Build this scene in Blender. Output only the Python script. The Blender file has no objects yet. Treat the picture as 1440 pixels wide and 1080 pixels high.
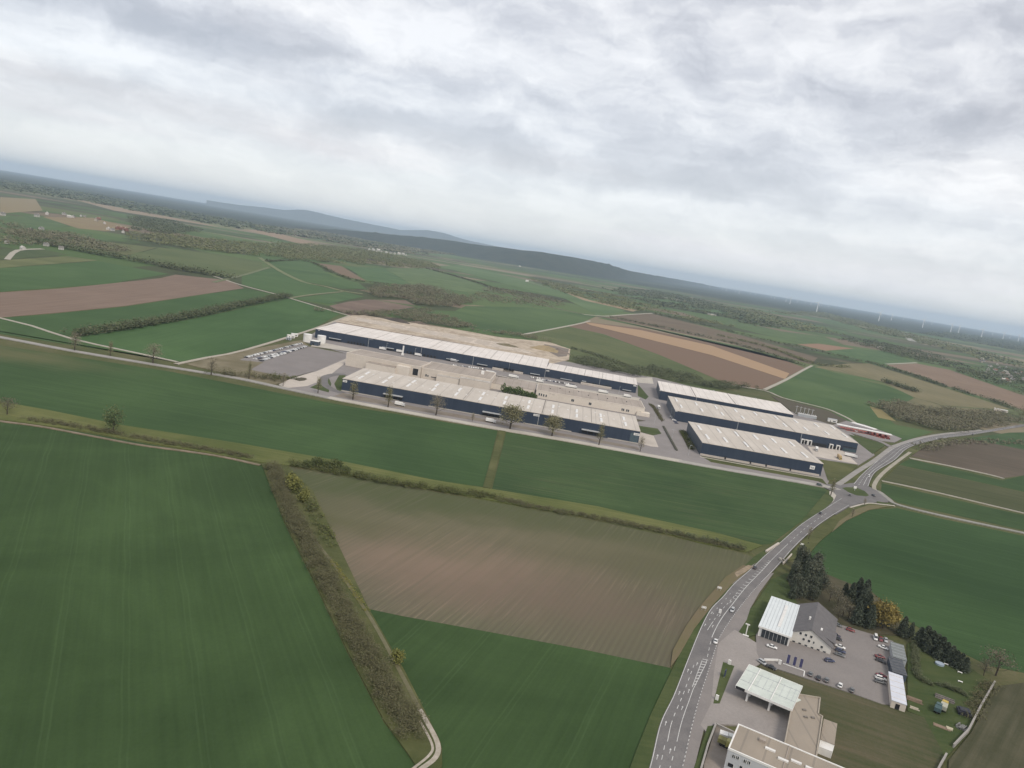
import bpy, math, random
import numpy as np
from mathutils import Vector, Matrix
S = bpy.context.scene; C = S.collection
R = math.radians
random.seed(4); RNG = np.random.default_rng(7)

# ------------------------------------------------------------------ camera
CAMH = 150.0                                    # height of the aircraft above the fields, metres
FOC = 1060.0                                    # focal length of the 1440 px wide photograph, in its pixels
ROLL = math.atan(.1635); PITCH = math.atan(188*math.cos(ROLL)/FOC)
cr, sr, cp, sp = math.cos(ROLL), math.sin(ROLL), math.cos(PITCH), math.sin(PITCH)
FWD = Vector((0, cp, -sp)); DWN = Vector((0, -sp, -cp)); RGT = Vector((1, 0, 0))
right = RGT*cr - DWN*sr; down = RGT*sr + DWN*cr
cam = bpy.data.objects.new('camera', bpy.data.cameras.new('camera')); C.objects.link(cam)
cam.matrix_world = Matrix(((right.x, -down.x, -FWD.x, 0), (right.y, -down.y, -FWD.y, 0), (right.z, -down.z, -FWD.z, CAMH), (0, 0, 0, 1)))
cam.data.sensor_width = 36; cam.data.lens = 36*FOC/1440; cam.data.clip_start = 1; cam.data.clip_end = 200000
S.camera = cam
S.view_settings.view_transform = 'Standard'; S.view_settings.look = 'None'
S.view_settings.exposure = 0.46
S.cycles.volume_bounces = 3; S.view_settings.gamma = 1

def ray(px, py):
    x, y = px-720, py-540
    a = x*cr + y*sr; b = -x*sr + y*cr
    return a, FOC*cp - b*sp, -(FOC*sp + b*cp)
def at(px, py, z=0.0):                          # where the sight line of a photo pixel meets height z
    a, f, d = ray(px, py); k = (CAMH-z)/(-d)
    return np.array([a*k, f*k])
def azel(px, py):
    a, f, d = ray(px, py); n = math.sqrt(a*a+f*f+d*d)
    return math.atan2(a, f), math.asin(d/n)

# ------------------------------------------------------------------ sun and sky
SUN_AZ, SUN_EL = R(148), R(46)                  # behind thin cloud, over the camera's right shoulder
sd = bpy.data.lights.new('sun', 'SUN'); sd.energy = 1.6; sd.angle = R(18); sd.color = (1, .90, .76)
sun = bpy.data.objects.new('sun', sd); C.objects.link(sun)
sv = Vector((math.sin(SUN_AZ)*math.cos(SUN_EL), math.cos(SUN_AZ)*math.cos(SUN_EL), math.sin(SUN_EL)))
sun.rotation_euler = (-sv).to_track_quat('-Z', 'Y').to_euler()

W = bpy.data.worlds.new('World'); S.world = W; W.use_nodes = True
class NT:                                       # short hand for node trees
    def __init__(s, tree): s.t = tree; tree.nodes.clear()
    def n(s, typ, ins=None, **kw):
        nd = s.t.nodes.new(typ)
        for k, v in kw.items(): setattr(nd, k, v)
        if ins:
            for k, v in ins.items():
                if hasattr(v, 'is_output') or isinstance(v, bpy.types.NodeSocket): s.t.links.new(v, nd.inputs[k])
                else: nd.inputs[k].default_value = v
        return nd
    def m(s, op, a, b=0.0, c=0.0, clamp=False):
        return s.n('ShaderNodeMath', {0: a, 1: b, 2: c}, operation=op, use_clamp=clamp).outputs[0]
    def v(s, op, a, b=(0, 0, 0)):
        nd = s.n('ShaderNodeVectorMath', {0: a, 1: b}, operation=op)
        return nd.outputs[1] if op in ('LENGTH', 'DOT_PRODUCT') else nd.outputs[0]
    def noise(s, vec, scale, detail=4, rough=.55, dist=0.0):
        return s.n('ShaderNodeTexNoise', {'Vector': vec, 'Scale': scale, 'Detail': detail, 'Roughness': rough, 'Distortion': dist}).outputs[0]
    def ramp(s, fac, stops, interp='LINEAR'):
        nd = s.n('ShaderNodeValToRGB', {0: fac}); cr_ = nd.color_ramp; cr_.interpolation = interp
        while len(cr_.elements) > 1: cr_.elements.remove(cr_.elements[-1])
        cr_.elements[0].position = stops[0][0]; cr_.elements[0].color = (*stops[0][1], 1)
        for p, c in stops[1:]: cr_.elements.new(p).color = (*c, 1)
        return nd.outputs[0]
    def mix(s, f, a, b, blend='MIX'):
        nd = s.n('ShaderNodeMix', {0: f}, data_type='RGBA', blend_type=blend)
        for sock, val in ((nd.inputs[6], a), (nd.inputs[7], b)):
            if isinstance(val, bpy.types.NodeSocket): s.t.links.new(val, sock)
            else: sock.default_value = (*val[:3], 1)
        return nd.outputs[2]

w = NT(W.node_tree)
sky = w.n('ShaderNodeTexSky', sky_type='NISHITA', sun_disc=False, sun_elevation=SUN_EL, sun_rotation=SUN_AZ, altitude=300)
D = w.n('ShaderNodeTexCoord').outputs['Generated']
sep = w.n('ShaderNodeSeparateXYZ', {0: D})
X, Y, Z = sep.outputs
zc = w.m('ADD', w.m('MAXIMUM', Z, 0.0), .055)
pl = w.n('ShaderNodeCombineXYZ', {0: w.m('DIVIDE', X, zc), 1: w.m('DIVIDE', Y, zc), 2: 0.0}).outputs[0]
n1 = w.noise(pl, .55, 10, .60, .5)              # big cloud decks
n2 = w.noise(w.v('ADD', pl, (31, 7, 0)), 1.7, 9, .60, .7)    # broken lumps
n3 = w.noise(w.v('ADD', pl, (3, 57, 0)), .17, 5, .5)         # thick and thin parts of the deck
warp = w.n('ShaderNodeTexNoise', {'Vector': D, 'Scale': 7.0, 'Detail': 5.0, 'Roughness': .6}).outputs[1]
ae = w.n('ShaderNodeCombineXYZ', {0: w.m('ARCTAN2', X, Y), 1: w.m('ARCSINE', Z), 2: 0.0}).outputs[0]
wv = w.v('MULTIPLY', w.v('SUBTRACT', warp, (.5, .5, .5)), (.20, .07, 0))
ae = w.v('ADD', ae, wv)
#           px   py   half-width half-height  gain     (banks of cloud, by compass bearing and height)
BANKS = [(300, 40, 260, 34, -.30), (40, -5, 220, 40, -.16), (640, 195, 250, 30, -.24), (330, 180, 240, 24, -.15), (120, 110, 160, 26, -.10), (60, 52, 170, 20, .17),
         (1050, 288, 190, 22, -.24), (860, 235, 200, 24, -.20), (1260, 130, 260, 60, -.12), (980, 110, 220, 40, -.06), (880, 275, 190, 14, .26),
         (590, 215, 110, 14, .20), (1170, 325, 150, 12, .22), (660, 70, 330, 55, .12), (1420, 40, 110, 60, .14), (1050, 160, 140, 26, .12),
         (690, 270, 120, 12, .10), (130, 195, 160, 10, .14), (1340, 330, 160, 14, .08), (480, 118, 180, 24, .08)]
g = None
for bx, by, bw, bh, amp in BANKS:
    az, el = azel(bx, by)
    q = w.v('MULTIPLY', w.v('SUBTRACT', ae, (az, el, 0)), (FOC/bw, FOC/bh, 0))
    k = w.m('MULTIPLY', w.m('EXPONENT', w.m('MULTIPLY', w.v('DOT_PRODUCT', q, q), -1.0)), amp)
    g = k if g is None else w.m('ADD', g, k)
n4 = w.noise(w.v('MULTIPLY', ae, (4.6, 11.5, 1)), 1.0, 12, .60, .15)   # lumps low in the sky
n5 = w.noise(w.v('ADD', w.v('MULTIPLY', ae, (10, 24, 1)), (9, 4, 0)), 1.0, 11, .60, .15)
lowfade = w.m('SMOOTH_MIN', 1.0, w.m('MULTIPLY', w.m('MAXIMUM', Z, 0.0), 6.0), .3)
nb = w.m('ADD', w.m('MULTIPLY', w.m('SUBTRACT', n1, .5), .65), w.m('MULTIPLY', w.m('SUBTRACT', n2, .5), .55))
nb = w.m('ADD', w.m('MULTIPLY', nb, w.m('ADD', .10, w.m('MULTIPLY', lowfade, .90))), w.m('ADD', w.m('MULTIPLY', w.m('SUBTRACT', n4, .5), 1.5), w.m('MULTIPLY', w.m('SUBTRACT', n5, .5), 1.15)))
nb = w.m('MULTIPLY', nb, w.m('ADD', .55, w.m('MULTIPLY', lowfade, .45)))
bri = w.m('ADD', w.m('ADD', .56, nb), g)
ccol = w.ramp(bri, [(0.0, (.405, .407, .432)), (.26, (.485, .485, .508)), (.46, (.585, .585, .604)), (.60, (.672, .669, .677)), (.84, (.80, .792, .788))])
low = w.m('SUBTRACT', 1.0, w.m('MULTIPLY', w.m('MAXIMUM', Z, 0.0), 5.5), clamp=True)
ccol = w.mix(w.m('MULTIPLY', low, .62), ccol, (.71, .71, .735))
cover = w.m('ADD', .97, w.m('MULTIPLY', w.m('SUBTRACT', n3, .62), 1.2), clamp=True)
cover = w.m('MINIMUM', w.m('MAXIMUM', cover, .80), 1.0)
bg1 = w.n('ShaderNodeBackground', {0: sky.outputs[0], 1: .10}); bg2 = w.n('ShaderNodeBackground', {0: ccol, 1: 1.0})
ms = w.n('ShaderNodeMixShader', {0: cover, 1: bg1.outputs[0], 2: bg2.outputs[0]})
w.n('ShaderNodeOutputWorld', {0: ms.outputs[0]})

# ------------------------------------------------------------------ materials
def newmat(name):
    m = bpy.data.materials.new(name); m.use_nodes = True; return m, NT(m.node_tree)
def finish(t, col, rough=.85, spec=.25, metal=0.0, bump=None, bstr=.3, bdist=.1, **kw):
    ins = {'Base Color': col, 'Roughness': rough, 'Specular IOR Level': spec, 'Metallic': metal}
    ins.update(kw)
    if bump is not None: ins['Normal'] = t.n('ShaderNodeBump', {'Strength': bstr, 'Distance': bdist, 'Height': bump}).outputs[0]
    p = t.n('ShaderNodeBsdfPrincipled', ins); t.n('ShaderNodeOutputMaterial', {0: p.outputs[0]})
def rgb(c): return (*c, 1) if len(c) == 3 else c
def plain(name, c1, c2=None, scale=.3, rough=.8, spec=.25, metal=0.0, stretch=(1, 1, 1), lo=.35, hi=.65, fine=None):
    c2 = c2 or tuple(x*.75 for x in c1)
    m, t = newmat(name); o = t.n('ShaderNodeTexCoord').outputs['Object']
    o = t.v('MULTIPLY', o, stretch)
    f = t.noise(o, scale, 5, .6)
    if fine: f = t.m('ADD', t.m('MULTIPLY', f, .6), t.m('MULTIPLY', t.noise(o, fine, 3, .6), .4))
    finish(t, t.ramp(f, [(lo, c1), (hi, c2)]), rough, spec, metal); return m
def tinted(name, rough=.4, spec=.5, dirt=.15):  # the object's own colour, with some dirt
    m, t = newmat(name); o = t.n('ShaderNodeTexCoord').outputs['Object']
    oc = t.n('ShaderNodeObjectInfo').outputs['Color']
    f = t.m('MULTIPLY', t.noise(o, 1.3, 4, .6), dirt)
    finish(t, t.mix(f, oc, (.12, .11, .10)), rough, spec); return m
def field_mat(name, c1, c2, ang=0.0, big=.012, streak=.25, tram=0.0, tw=20.0, c3=None, s3=.5, fine=.9, sc=1.0, rows=0.0, patches=()):
    m, t = newmat(name); o = t.n('ShaderNodeTexCoord').outputs['Object']
    r = t.n('ShaderNodeMapping', {0: o, 2: (0, 0, -ang)}).outputs[0]
    a = t.noise(o, big*sc, 6, .6, .6)
    b = t.noise(t.v('MULTIPLY', r, (.012*sc, .45*sc, 1)), 1.0, 4, .6)
    c = t.noise(o, fine*sc, 4, .7)
    f = t.m('ADD', t.m('MULTIPLY', a, .85-streak), t.m('ADD', t.m('MULTIPLY', b, streak), t.m('MULTIPLY', c, .15)))
    col = t.ramp(f, [(.38, tuple(x*.9 for x in c1)), (.5, tuple((x+y)/2 for x, y in zip(c1, c2))), (.62, tuple(x*1.12 for x in c2))])
    if c3:                                      # light straw streaks or bare patches
        d = t.noise(t.v('MULTIPLY', r, (.022*sc, .8*sc, 1)), 1.0, 5, .68)
        e = t.noise(o, big*sc*1.4, 4, .6)
        k = t.m('MULTIPLY', t.ramp(d, [(.53, (0, 0, 0)), (.62, (1, 1, 1))]), t.ramp(e, [(.40, (0, 0, 0)), (.58, (1, 1, 1))]))
        col = t.mix(t.m('MULTIPLY', k, s3), col, c3)
    sp_ = t.n('ShaderNodeSeparateXYZ', {0: r}).outputs
    if rows:
        y = t.m('SINE', t.m('MULTIPLY', sp_[1], 6.2832/rows))
        col = t.mix(t.m('MULTIPLY', t.m('ADD', y, 1.0), .09), col, (.02, .02, .015))
    for cx, cy, rx, ry, pa, pc, ps in patches:   # differently grown parts of the field: centre, radii, heading, colour, strength
        w_ = t.v('MULTIPLY', t.v('SUBTRACT', t.n('ShaderNodeTexNoise', {'Vector': o, 'Scale': .03, 'Detail': 4.0}).outputs[1], (.5, .5, .5)), (45, 45, 0))
        q = t.n('ShaderNodeMapping', {0: t.v('ADD', t.v('SUBTRACT', o, (cx, cy, 0)), w_), 2: (0, 0, -pa), 3: (1/rx, 1/ry, 0)}).outputs[0]
        k = t.m('MULTIPLY', t.m('EXPONENT', t.m('MULTIPLY', t.v('DOT_PRODUCT', q, q), -1.2)), ps)
        col = t.mix(t.m('MULTIPLY', k, t.ramp(b, [(.3, (.6, .6, .6)), (.6, (1, 1, 1))])), col, pc)
    if tram:
        wob = t.m('MULTIPLY', t.noise(o, .02, 2), 3.0)
        y = t.m('SUBTRACT', t.m('FLOORED_MODULO', t.m('ADD', sp_[1], wob), tw), tw/2)
        k = t.m('COMPARE', t.m('ABSOLUTE', y), .95, .30)
        k = t.m('MULTIPLY', k, t.m('MULTIPLY', t.noise(o, .05, 3), tram*1.6))
        col = t.mix(k, col, tuple(min(1, x*2.2+.03) for x in c2))
    finish(t, col, .95, .1, bump=c, bstr=.5, bdist=.25); return m
def leaf_mat(name, cols, rough=.9):
    m, t = newmat(name); g_ = t.n('ShaderNodeNewGeometry').outputs['Random Per Island']
    o = t.n('ShaderNodeTexCoord').outputs['Object']
    cols = [tuple(1.55*x for x in c) for c in cols]
    f = t.m('ADD', t.m('MULTIPLY', g_, .7), t.m('MULTIPLY', t.noise(o, .07, 3, .6), .3))
    n = len(cols)-1
    finish(t, t.ramp(f, [(.15+.65*i/n, c) for i, c in enumerate(cols)]), rough, .1); return m

# ------------------------------------------------------------------ object helpers
def tag(o, label=None, cat=None, group=None, kind=None):
    if label: o['label'] = label
    if cat: o['category'] = cat
    if group: o['group'] = group
    if kind: o['kind'] = kind
    return o
def link(name, me, m=None, parent=None):
    o = bpy.data.objects.new(name, me); C.objects.link(o)
    for x in (m if isinstance(m, (list, tuple)) else [m]):
        if x: me.materials.append(x)
    if parent: o.parent = parent
    return o
def empty(name, loc, rz=0.0, label=None, cat=None, group=None):
    o = bpy.data.objects.new(name, None); C.objects.link(o); o.empty_display_size = 1
    o.location = (loc[0], loc[1], loc[2] if len(loc) > 2 else 0); o.rotation_euler = (0, 0, rz)
    return tag(o, label, cat, group)
KIDS = {}
def copy_tree(o, parent=None, color=None):
    c = o.copy(); C.objects.link(c)
    if parent: c.parent = parent
    if color is not None and o.get('paint'): c.color = color
    for ch in o.children: copy_tree(ch, c, color)
    return c
class MB:
    def __init__(s): s.v = []; s.f = []; s.mi = []
    def add(s, vs, fs, mi=0):
        b = len(s.v); s.v += [tuple(map(float, p)) for p in vs]; s.f += [tuple(b+i for i in f) for f in fs]; s.mi += [mi]*len(fs); return s
    def box(s, x0, x1, y0, y1, z0, z1, mi=0, bot=True):
        vs = [(x, y, z) for z in (z0, z1) for x, y in ((x0, y0), (x1, y0), (x1, y1), (x0, y1))]
        fs = [(0, 1, 5, 4), (1, 2, 6, 5), (2, 3, 7, 6), (3, 0, 4, 7), (4, 5, 6, 7)] + ([(3, 2, 1, 0)] if bot else [])
        return s.add(vs, fs, mi)
    def tube(s, pts, rad, n=7, cap=True, mi=0):
        pts = [Vector(p) for p in pts]; rings = []
        for i, p in enumerate(pts):
            d = (pts[min(i+1, len(pts)-1)]-pts[max(i-1, 0)]).normalized()
            a = d.orthogonal().normalized(); b = d.cross(a)
            r = rad[i] if hasattr(rad, '__len__') else rad
            rings.append([p + a*(r*math.cos(2*math.pi*k/n)) + b*(r*math.sin(2*math.pi*k/n)) for k in range(n)])
        vs = [q for r_ in rings for q in r_]; fs = []
        for i in range(len(pts)-1):
            for k in range(n): fs.append((i*n+k, i*n+(k+1) % n, (i+1)*n+(k+1) % n, (i+1)*n+k))
        if cap: fs += [tuple(range(n-1, -1, -1)), tuple(len(vs)-n+k for k in range(n))]
        return s.add(vs, fs, mi)
    def prism(s, prof, x0, x1, mi=0):           # (y, z) outline pushed along x
        n = len(prof); vs = [(x, y, z) for x in (x0, x1) for y, z in prof]
        return s.add(vs, [tuple(range(n-1, -1, -1)), tuple(range(n, 2*n))] + [(k, (k+1) % n, n+(k+1) % n, n+k) for k in range(n)], mi)
    def ext(s, poly, z0, z1, mi=0):             # (x, y) outline raised from z0 to z1
        n = len(poly); vs = [(x, y, z) for z in (z0, z1) for x, y in poly]
        return s.add(vs, [tuple(range(n-1, -1, -1)), tuple(range(n, 2*n))] + [(k, (k+1) % n, n+(k+1) % n, n+k) for k in range(n)], mi)
    def build(s, name, m=None, parent=None, smooth=False):
        me = bpy.data.meshes.new(name); me.from_pydata(s.v, [], s.f); me.polygons.foreach_set('material_index', s.mi)
        if smooth: me.polygons.foreach_set('use_smooth', [True]*len(s.f))
        me.update(); return link(name, me, m, parent)
LIFT = .04
LAY = {}
def zk(k):                                      # every sheet a little above the one laid before it
    LAY[k] = LAY.get(k, 0)+1; return k*LIFT + min(LAY[k], 55)*.0007
def area2(p): p = np.array(p); return np.dot(p[:, 0], np.roll(p[:, 1], -1)) - np.dot(p[:, 1], np.roll(p[:, 0], -1))
def sheet(name, px, m, k, kind='structure', parent=None, z=None):   # a flat patch of ground from a photo outline
    pts = [at(*p) for p in px]
    if area2(pts) < 0: pts = pts[::-1]
    zz = zk(k) if z is None else z; n = len(pts); zz = zz if z is None else z; b = MB()
    b.add([(p[0], p[1], zz) for p in pts]+[(p[0], p[1], -.47) for p in pts], [tuple(range(n))]+[(i, n+i, n+(i+1) % n, (i+1) % n) for i in range(n)])   # with earth sides
    o = b.build(name, m, parent)
    if kind: o['kind'] = kind
    return o
def spline(p, sub=6):
    p = [np.array(q, float) for q in p]; out = []
    for i in range(len(p)-1):
        a, b, c, d = p[max(i-1, 0)], p[i], p[i+1], p[min(i+2, len(p)-1)]
        for k in range(sub):
            t = k/sub; out.append(.5*(2*b + (c-a)*t + (2*a-5*b+4*c-d)*t*t + (3*b-a-3*c+d)*t**3))
    out.append(p[-1]); return np.array(out)
def offset(line, d):                            # polyline moved d metres to its left
    t = np.gradient(line, axis=0); t /= np.linalg.norm(t, axis=1)[:, None]
    return line + np.stack([-t[:, 1], t[:, 0]], 1)*d
def strip(b, L, Rr, z, mi=0):
    n = len(L); b.add([(*p, z) for p in L]+[(*p, z) for p in Rr], [(i, n+i, n+i+1, i+1) for i in range(n-1)], mi)
def skirt(b, l, z):
    n = len(l); b.add([(*p, z) for p in l]+[(*p, -.47) for p in l], [(i, i+1, n+i+1, n+i) for i in range(n-1)])
def ribbon(name, px, width, m, k, kind='structure', parent=None, sub=6):
    l = spline([at(*p) for p in px], sub); b = MB(); zz = zk(k); A_, B_ = offset(l, width/2), offset(l, -width/2); strip(b, A_, B_, zz); skirt(b, A_, zz); skirt(b, B_[::-1], zz)
    o = b.build(name, m, parent)
    if kind: o['kind'] = kind
    return o
def inside(pts, poly):
    x, y = pts[:, 0], pts[:, 1]; r = np.zeros(len(pts), bool); n = len(poly)
    for i in range(n):
        (x1, y1), (x2, y2) = poly[i], poly[(i+1) % n]
        if y1 == y2: continue
        r ^= ((y1 > y) != (y2 > y)) & (x < (x2-x1)*(y-y1)/(y2-y1)+x1)
    return r
def leaf_mesh(name, P, size, lay=1.0):                   # small leaf-clump quads at points P
    n = len(P); size = np.broadcast_to(size, (n,))*RNG.uniform(.55, 1.35, n)
    a = RNG.normal(size=(n, 3)); a /= np.linalg.norm(a, axis=1)[:, None]
    h = RNG.normal(size=(n, 3)); b = np.cross(a, h); b /= np.linalg.norm(b, axis=1)[:, None]
    a[:, 2] *= lay; b[:, 2] *= lay
    a *= (size*.5)[:, None]; b *= (size*RNG.uniform(.3, .55, n))[:, None]
    V = np.stack([P-a-b*.4, P+a*.2-b, P+a+b*.3, P-a*.3+b], 1).reshape(-1, 3).astype(np.float32)
    me = bpy.data.meshes.new(name); me.vertices.add(4*n); me.vertices.foreach_set('co', V.ravel())
    me.loops.add(4*n); me.loops.foreach_set('vertex_index', np.arange(4*n, dtype=np.int32))
    me.polygons.add(n); me.polygons.foreach_set('loop_start', np.arange(0, 4*n, 4, dtype=np.int32))
    me.update(calc_edges=True); return me
def crowns(xy, r, h, n, lo=.25):                # leaf positions of many crowns at once
    N = len(xy); d = RNG.normal(size=(N, n, 3)); d /= np.linalg.norm(d, axis=2)[:, :, None]
    q = RNG.uniform(.25, 1, (N, n, 1))**.5
    d *= q; r = np.broadcast_to(r, (N,)); h = np.broadcast_to(h, (N,))
    lump = 1+.35*np.sin(d[:, :, 0]*5+RNG.uniform(0, 6, (N, 1)))*np.sin(d[:, :, 2]*4+RNG.uniform(0, 6, (N, 1)))
    P = np.empty((N, n, 3))
    P[:, :, :2] = xy[:, None, :] + d[:, :, :2]*(r[:, None, None]*lump[:, :, None])
    zc_, zr = h*(1+lo)/2, h*(1-lo)/2
    P[:, :, 2] = zc_[:, None] + d[:, :, 2]*zr[:, None]*lump
    return P.reshape(-1, 3)
def scatter(poly, spacing):
    poly = np.array(poly); lo_, hi_ = poly.min(0), poly.max(0)
    n = int(np.prod((hi_-lo_)/spacing)*1.15)+1
    p = RNG.uniform(lo_, hi_, (min(n, 60000), 2)); return p[inside(p, poly)]
def wood(name, px, m, spacing, r, h, n, ls, label, cat='trees', lo=.15, kind='stuff'):
    p = scatter([at(*q) for q in px], spacing)
    if not len(p): return None
    k = RNG.uniform(.6, 1.3, len(p)); n = int(n*1.9); ls = ls*.72
    c_ = np.sin(p[:, 0]/spacing*.31+1.3*np.sin(p[:, 1]/spacing*.23))*np.sin(p[:, 1]/spacing*.27+np.sin(p[:, 0]/spacing*.19)); keep = c_ > -.55
    p, k = p[keep]+RNG.normal(size=(int(keep.sum()), 2))*spacing*.7, k[keep]*(1+.25*c_[keep]); P = crowns(p, r*k, h*k*.85, n, lo)
    P[:, 2] = np.maximum(P[:, 2], .2)
    return tag(link(name, leaf_mesh(name, P, ls, .4), m), label, cat, kind=kind)
def hedge(name, px, width, m, spacing, r, h, n, ls, label, cat='hedge', lo=.05, gaps=.0):
    l = spline([at(*q) for q in px], 8); seg = np.linalg.norm(np.diff(l, axis=0), axis=1); cum = np.concatenate([[0], np.cumsum(seg)])
    N = max(3, int(1.5*cum[-1]*max(width/spacing, 1)/spacing)); t = RNG.uniform(0, cum[-1], N)
    if gaps: t = t[np.sin(t*.11+1.7)+np.sin(t*.047) > gaps*2-1.6]
    p = np.stack([np.interp(t, cum, l[:, 0]), np.interp(t, cum, l[:, 1])], 1)
    p = p + RNG.uniform(-.5, .5, p.shape)*width
    k = RNG.uniform(.55, 1.35, len(p)); P = crowns(p, r*k, h*k, n, lo); P[:, 2] = np.maximum(P[:, 2], .1)
    return tag(link(name, leaf_mesh(name, P, ls, .45), m), label, cat, kind='stuff')
# ------------------------------------------------------------------ the land
def ground_mat():
    m, t = newmat('open_land'); o = t.n('ShaderNodeTexCoord').outputs['Object']
    grass = t.ramp(t.m('ADD', t.m('MULTIPLY', t.noise(o, .03, 6, .65), .6), t.m('MULTIPLY', t.noise(o, .6, 4, .7), .4)),
                   [(.35, (.058, .072, .028)), (.5, (.085, .092, .040)), (.66, (.125, .112, .062))])
    r = t.n('ShaderNodeMapping', {0: o, 2: (0, 0, R(24)), 3: (.0011, .0034, 1)}).outputs[0]
    wv_ = t.n('ShaderNodeTexNoise', {'Vector': r, 'Scale': .8, 'Detail': 3.0}).outputs[1]
    cell = t.n('ShaderNodeTexVoronoi', {'Vector': t.v('ADD', r, t.v('MULTIPLY', wv_, (.55, .55, 0))), 'Scale': 1.0}, feature='F1').outputs[1]
    ch = t.n('ShaderNodeSeparateColor', {0: cell}).outputs[0]
    crop = t.ramp(ch, [(0, (.070, .110, .040)), (.22, (.105, .125, .055)), (.36, (.060, .072, .036)), (.46, (.165, .130, .092)), (.56, (.075, .118, .045)), (.72, (.078, .082, .048)), (.84, (.20, .17, .115)), (.92, (.09, .13, .05))], 'CONSTANT')
    bush = t.ramp(t.noise(o, .0016, 8, .66, .8), [(.54, (0, 0, 0)), (.60, (1, 1, 1))])
    scrub = t.ramp(t.noise(o, .03, 5, .7), [(.35, (.030, .038, .020)), (.65, (.062, .062, .036))])
    crop = t.mix(t.m('MULTIPLY', bush, .85), crop, scrub)
    dist = t.v('LENGTH', o)
    far = t.ramp(t.noise(t.v('MULTIPLY', o, (.35, 1, 1)), .0007, 7, .66, .5), [(.40, (.022, .030, .020)), (.58, (.034, .042, .026)), (.66, (.085, .095, .05)), (.73, (.14, .13, .09))])
    f1 = t.n('ShaderNodeMapRange', {0: dist, 1: 1150.0, 2: 1350.0}).outputs[0]
    f2 = t.n('ShaderNodeMapRange', {0: t.m('ADD', dist, t.m('MULTIPLY', t.noise(o, .0004, 4), 3500.0)), 1: 9600.0, 2: 10400.0}).outputs[0]
    finish(t, t.mix(f2, t.mix(f1, grass, crop), far), .95, .1); return m
b = MB(); rings = [60, 160, 300, 500, 800, 1200, 1800, 2700, 4000, 6000, 9000, 14000, 22000, 32000, 45000]; n = 64
b.add([(0, 0, -.42)] + [(r*math.cos(2*math.pi*k/n), r*math.sin(2*math.pi*k/n), -.42) for r in rings for k in range(n)],
      [(0, 1+k, 1+(k+1) % n) for k in range(n)] + [(1+i*n+k, 1+(i+1)*n+k, 1+(i+1)*n+(k+1) % n, 1+i*n+(k+1) % n) for i in range(len(rings)-1) for k in range(n)])
b.build('ground', ground_mat())['kind'] = 'structure'

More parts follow.
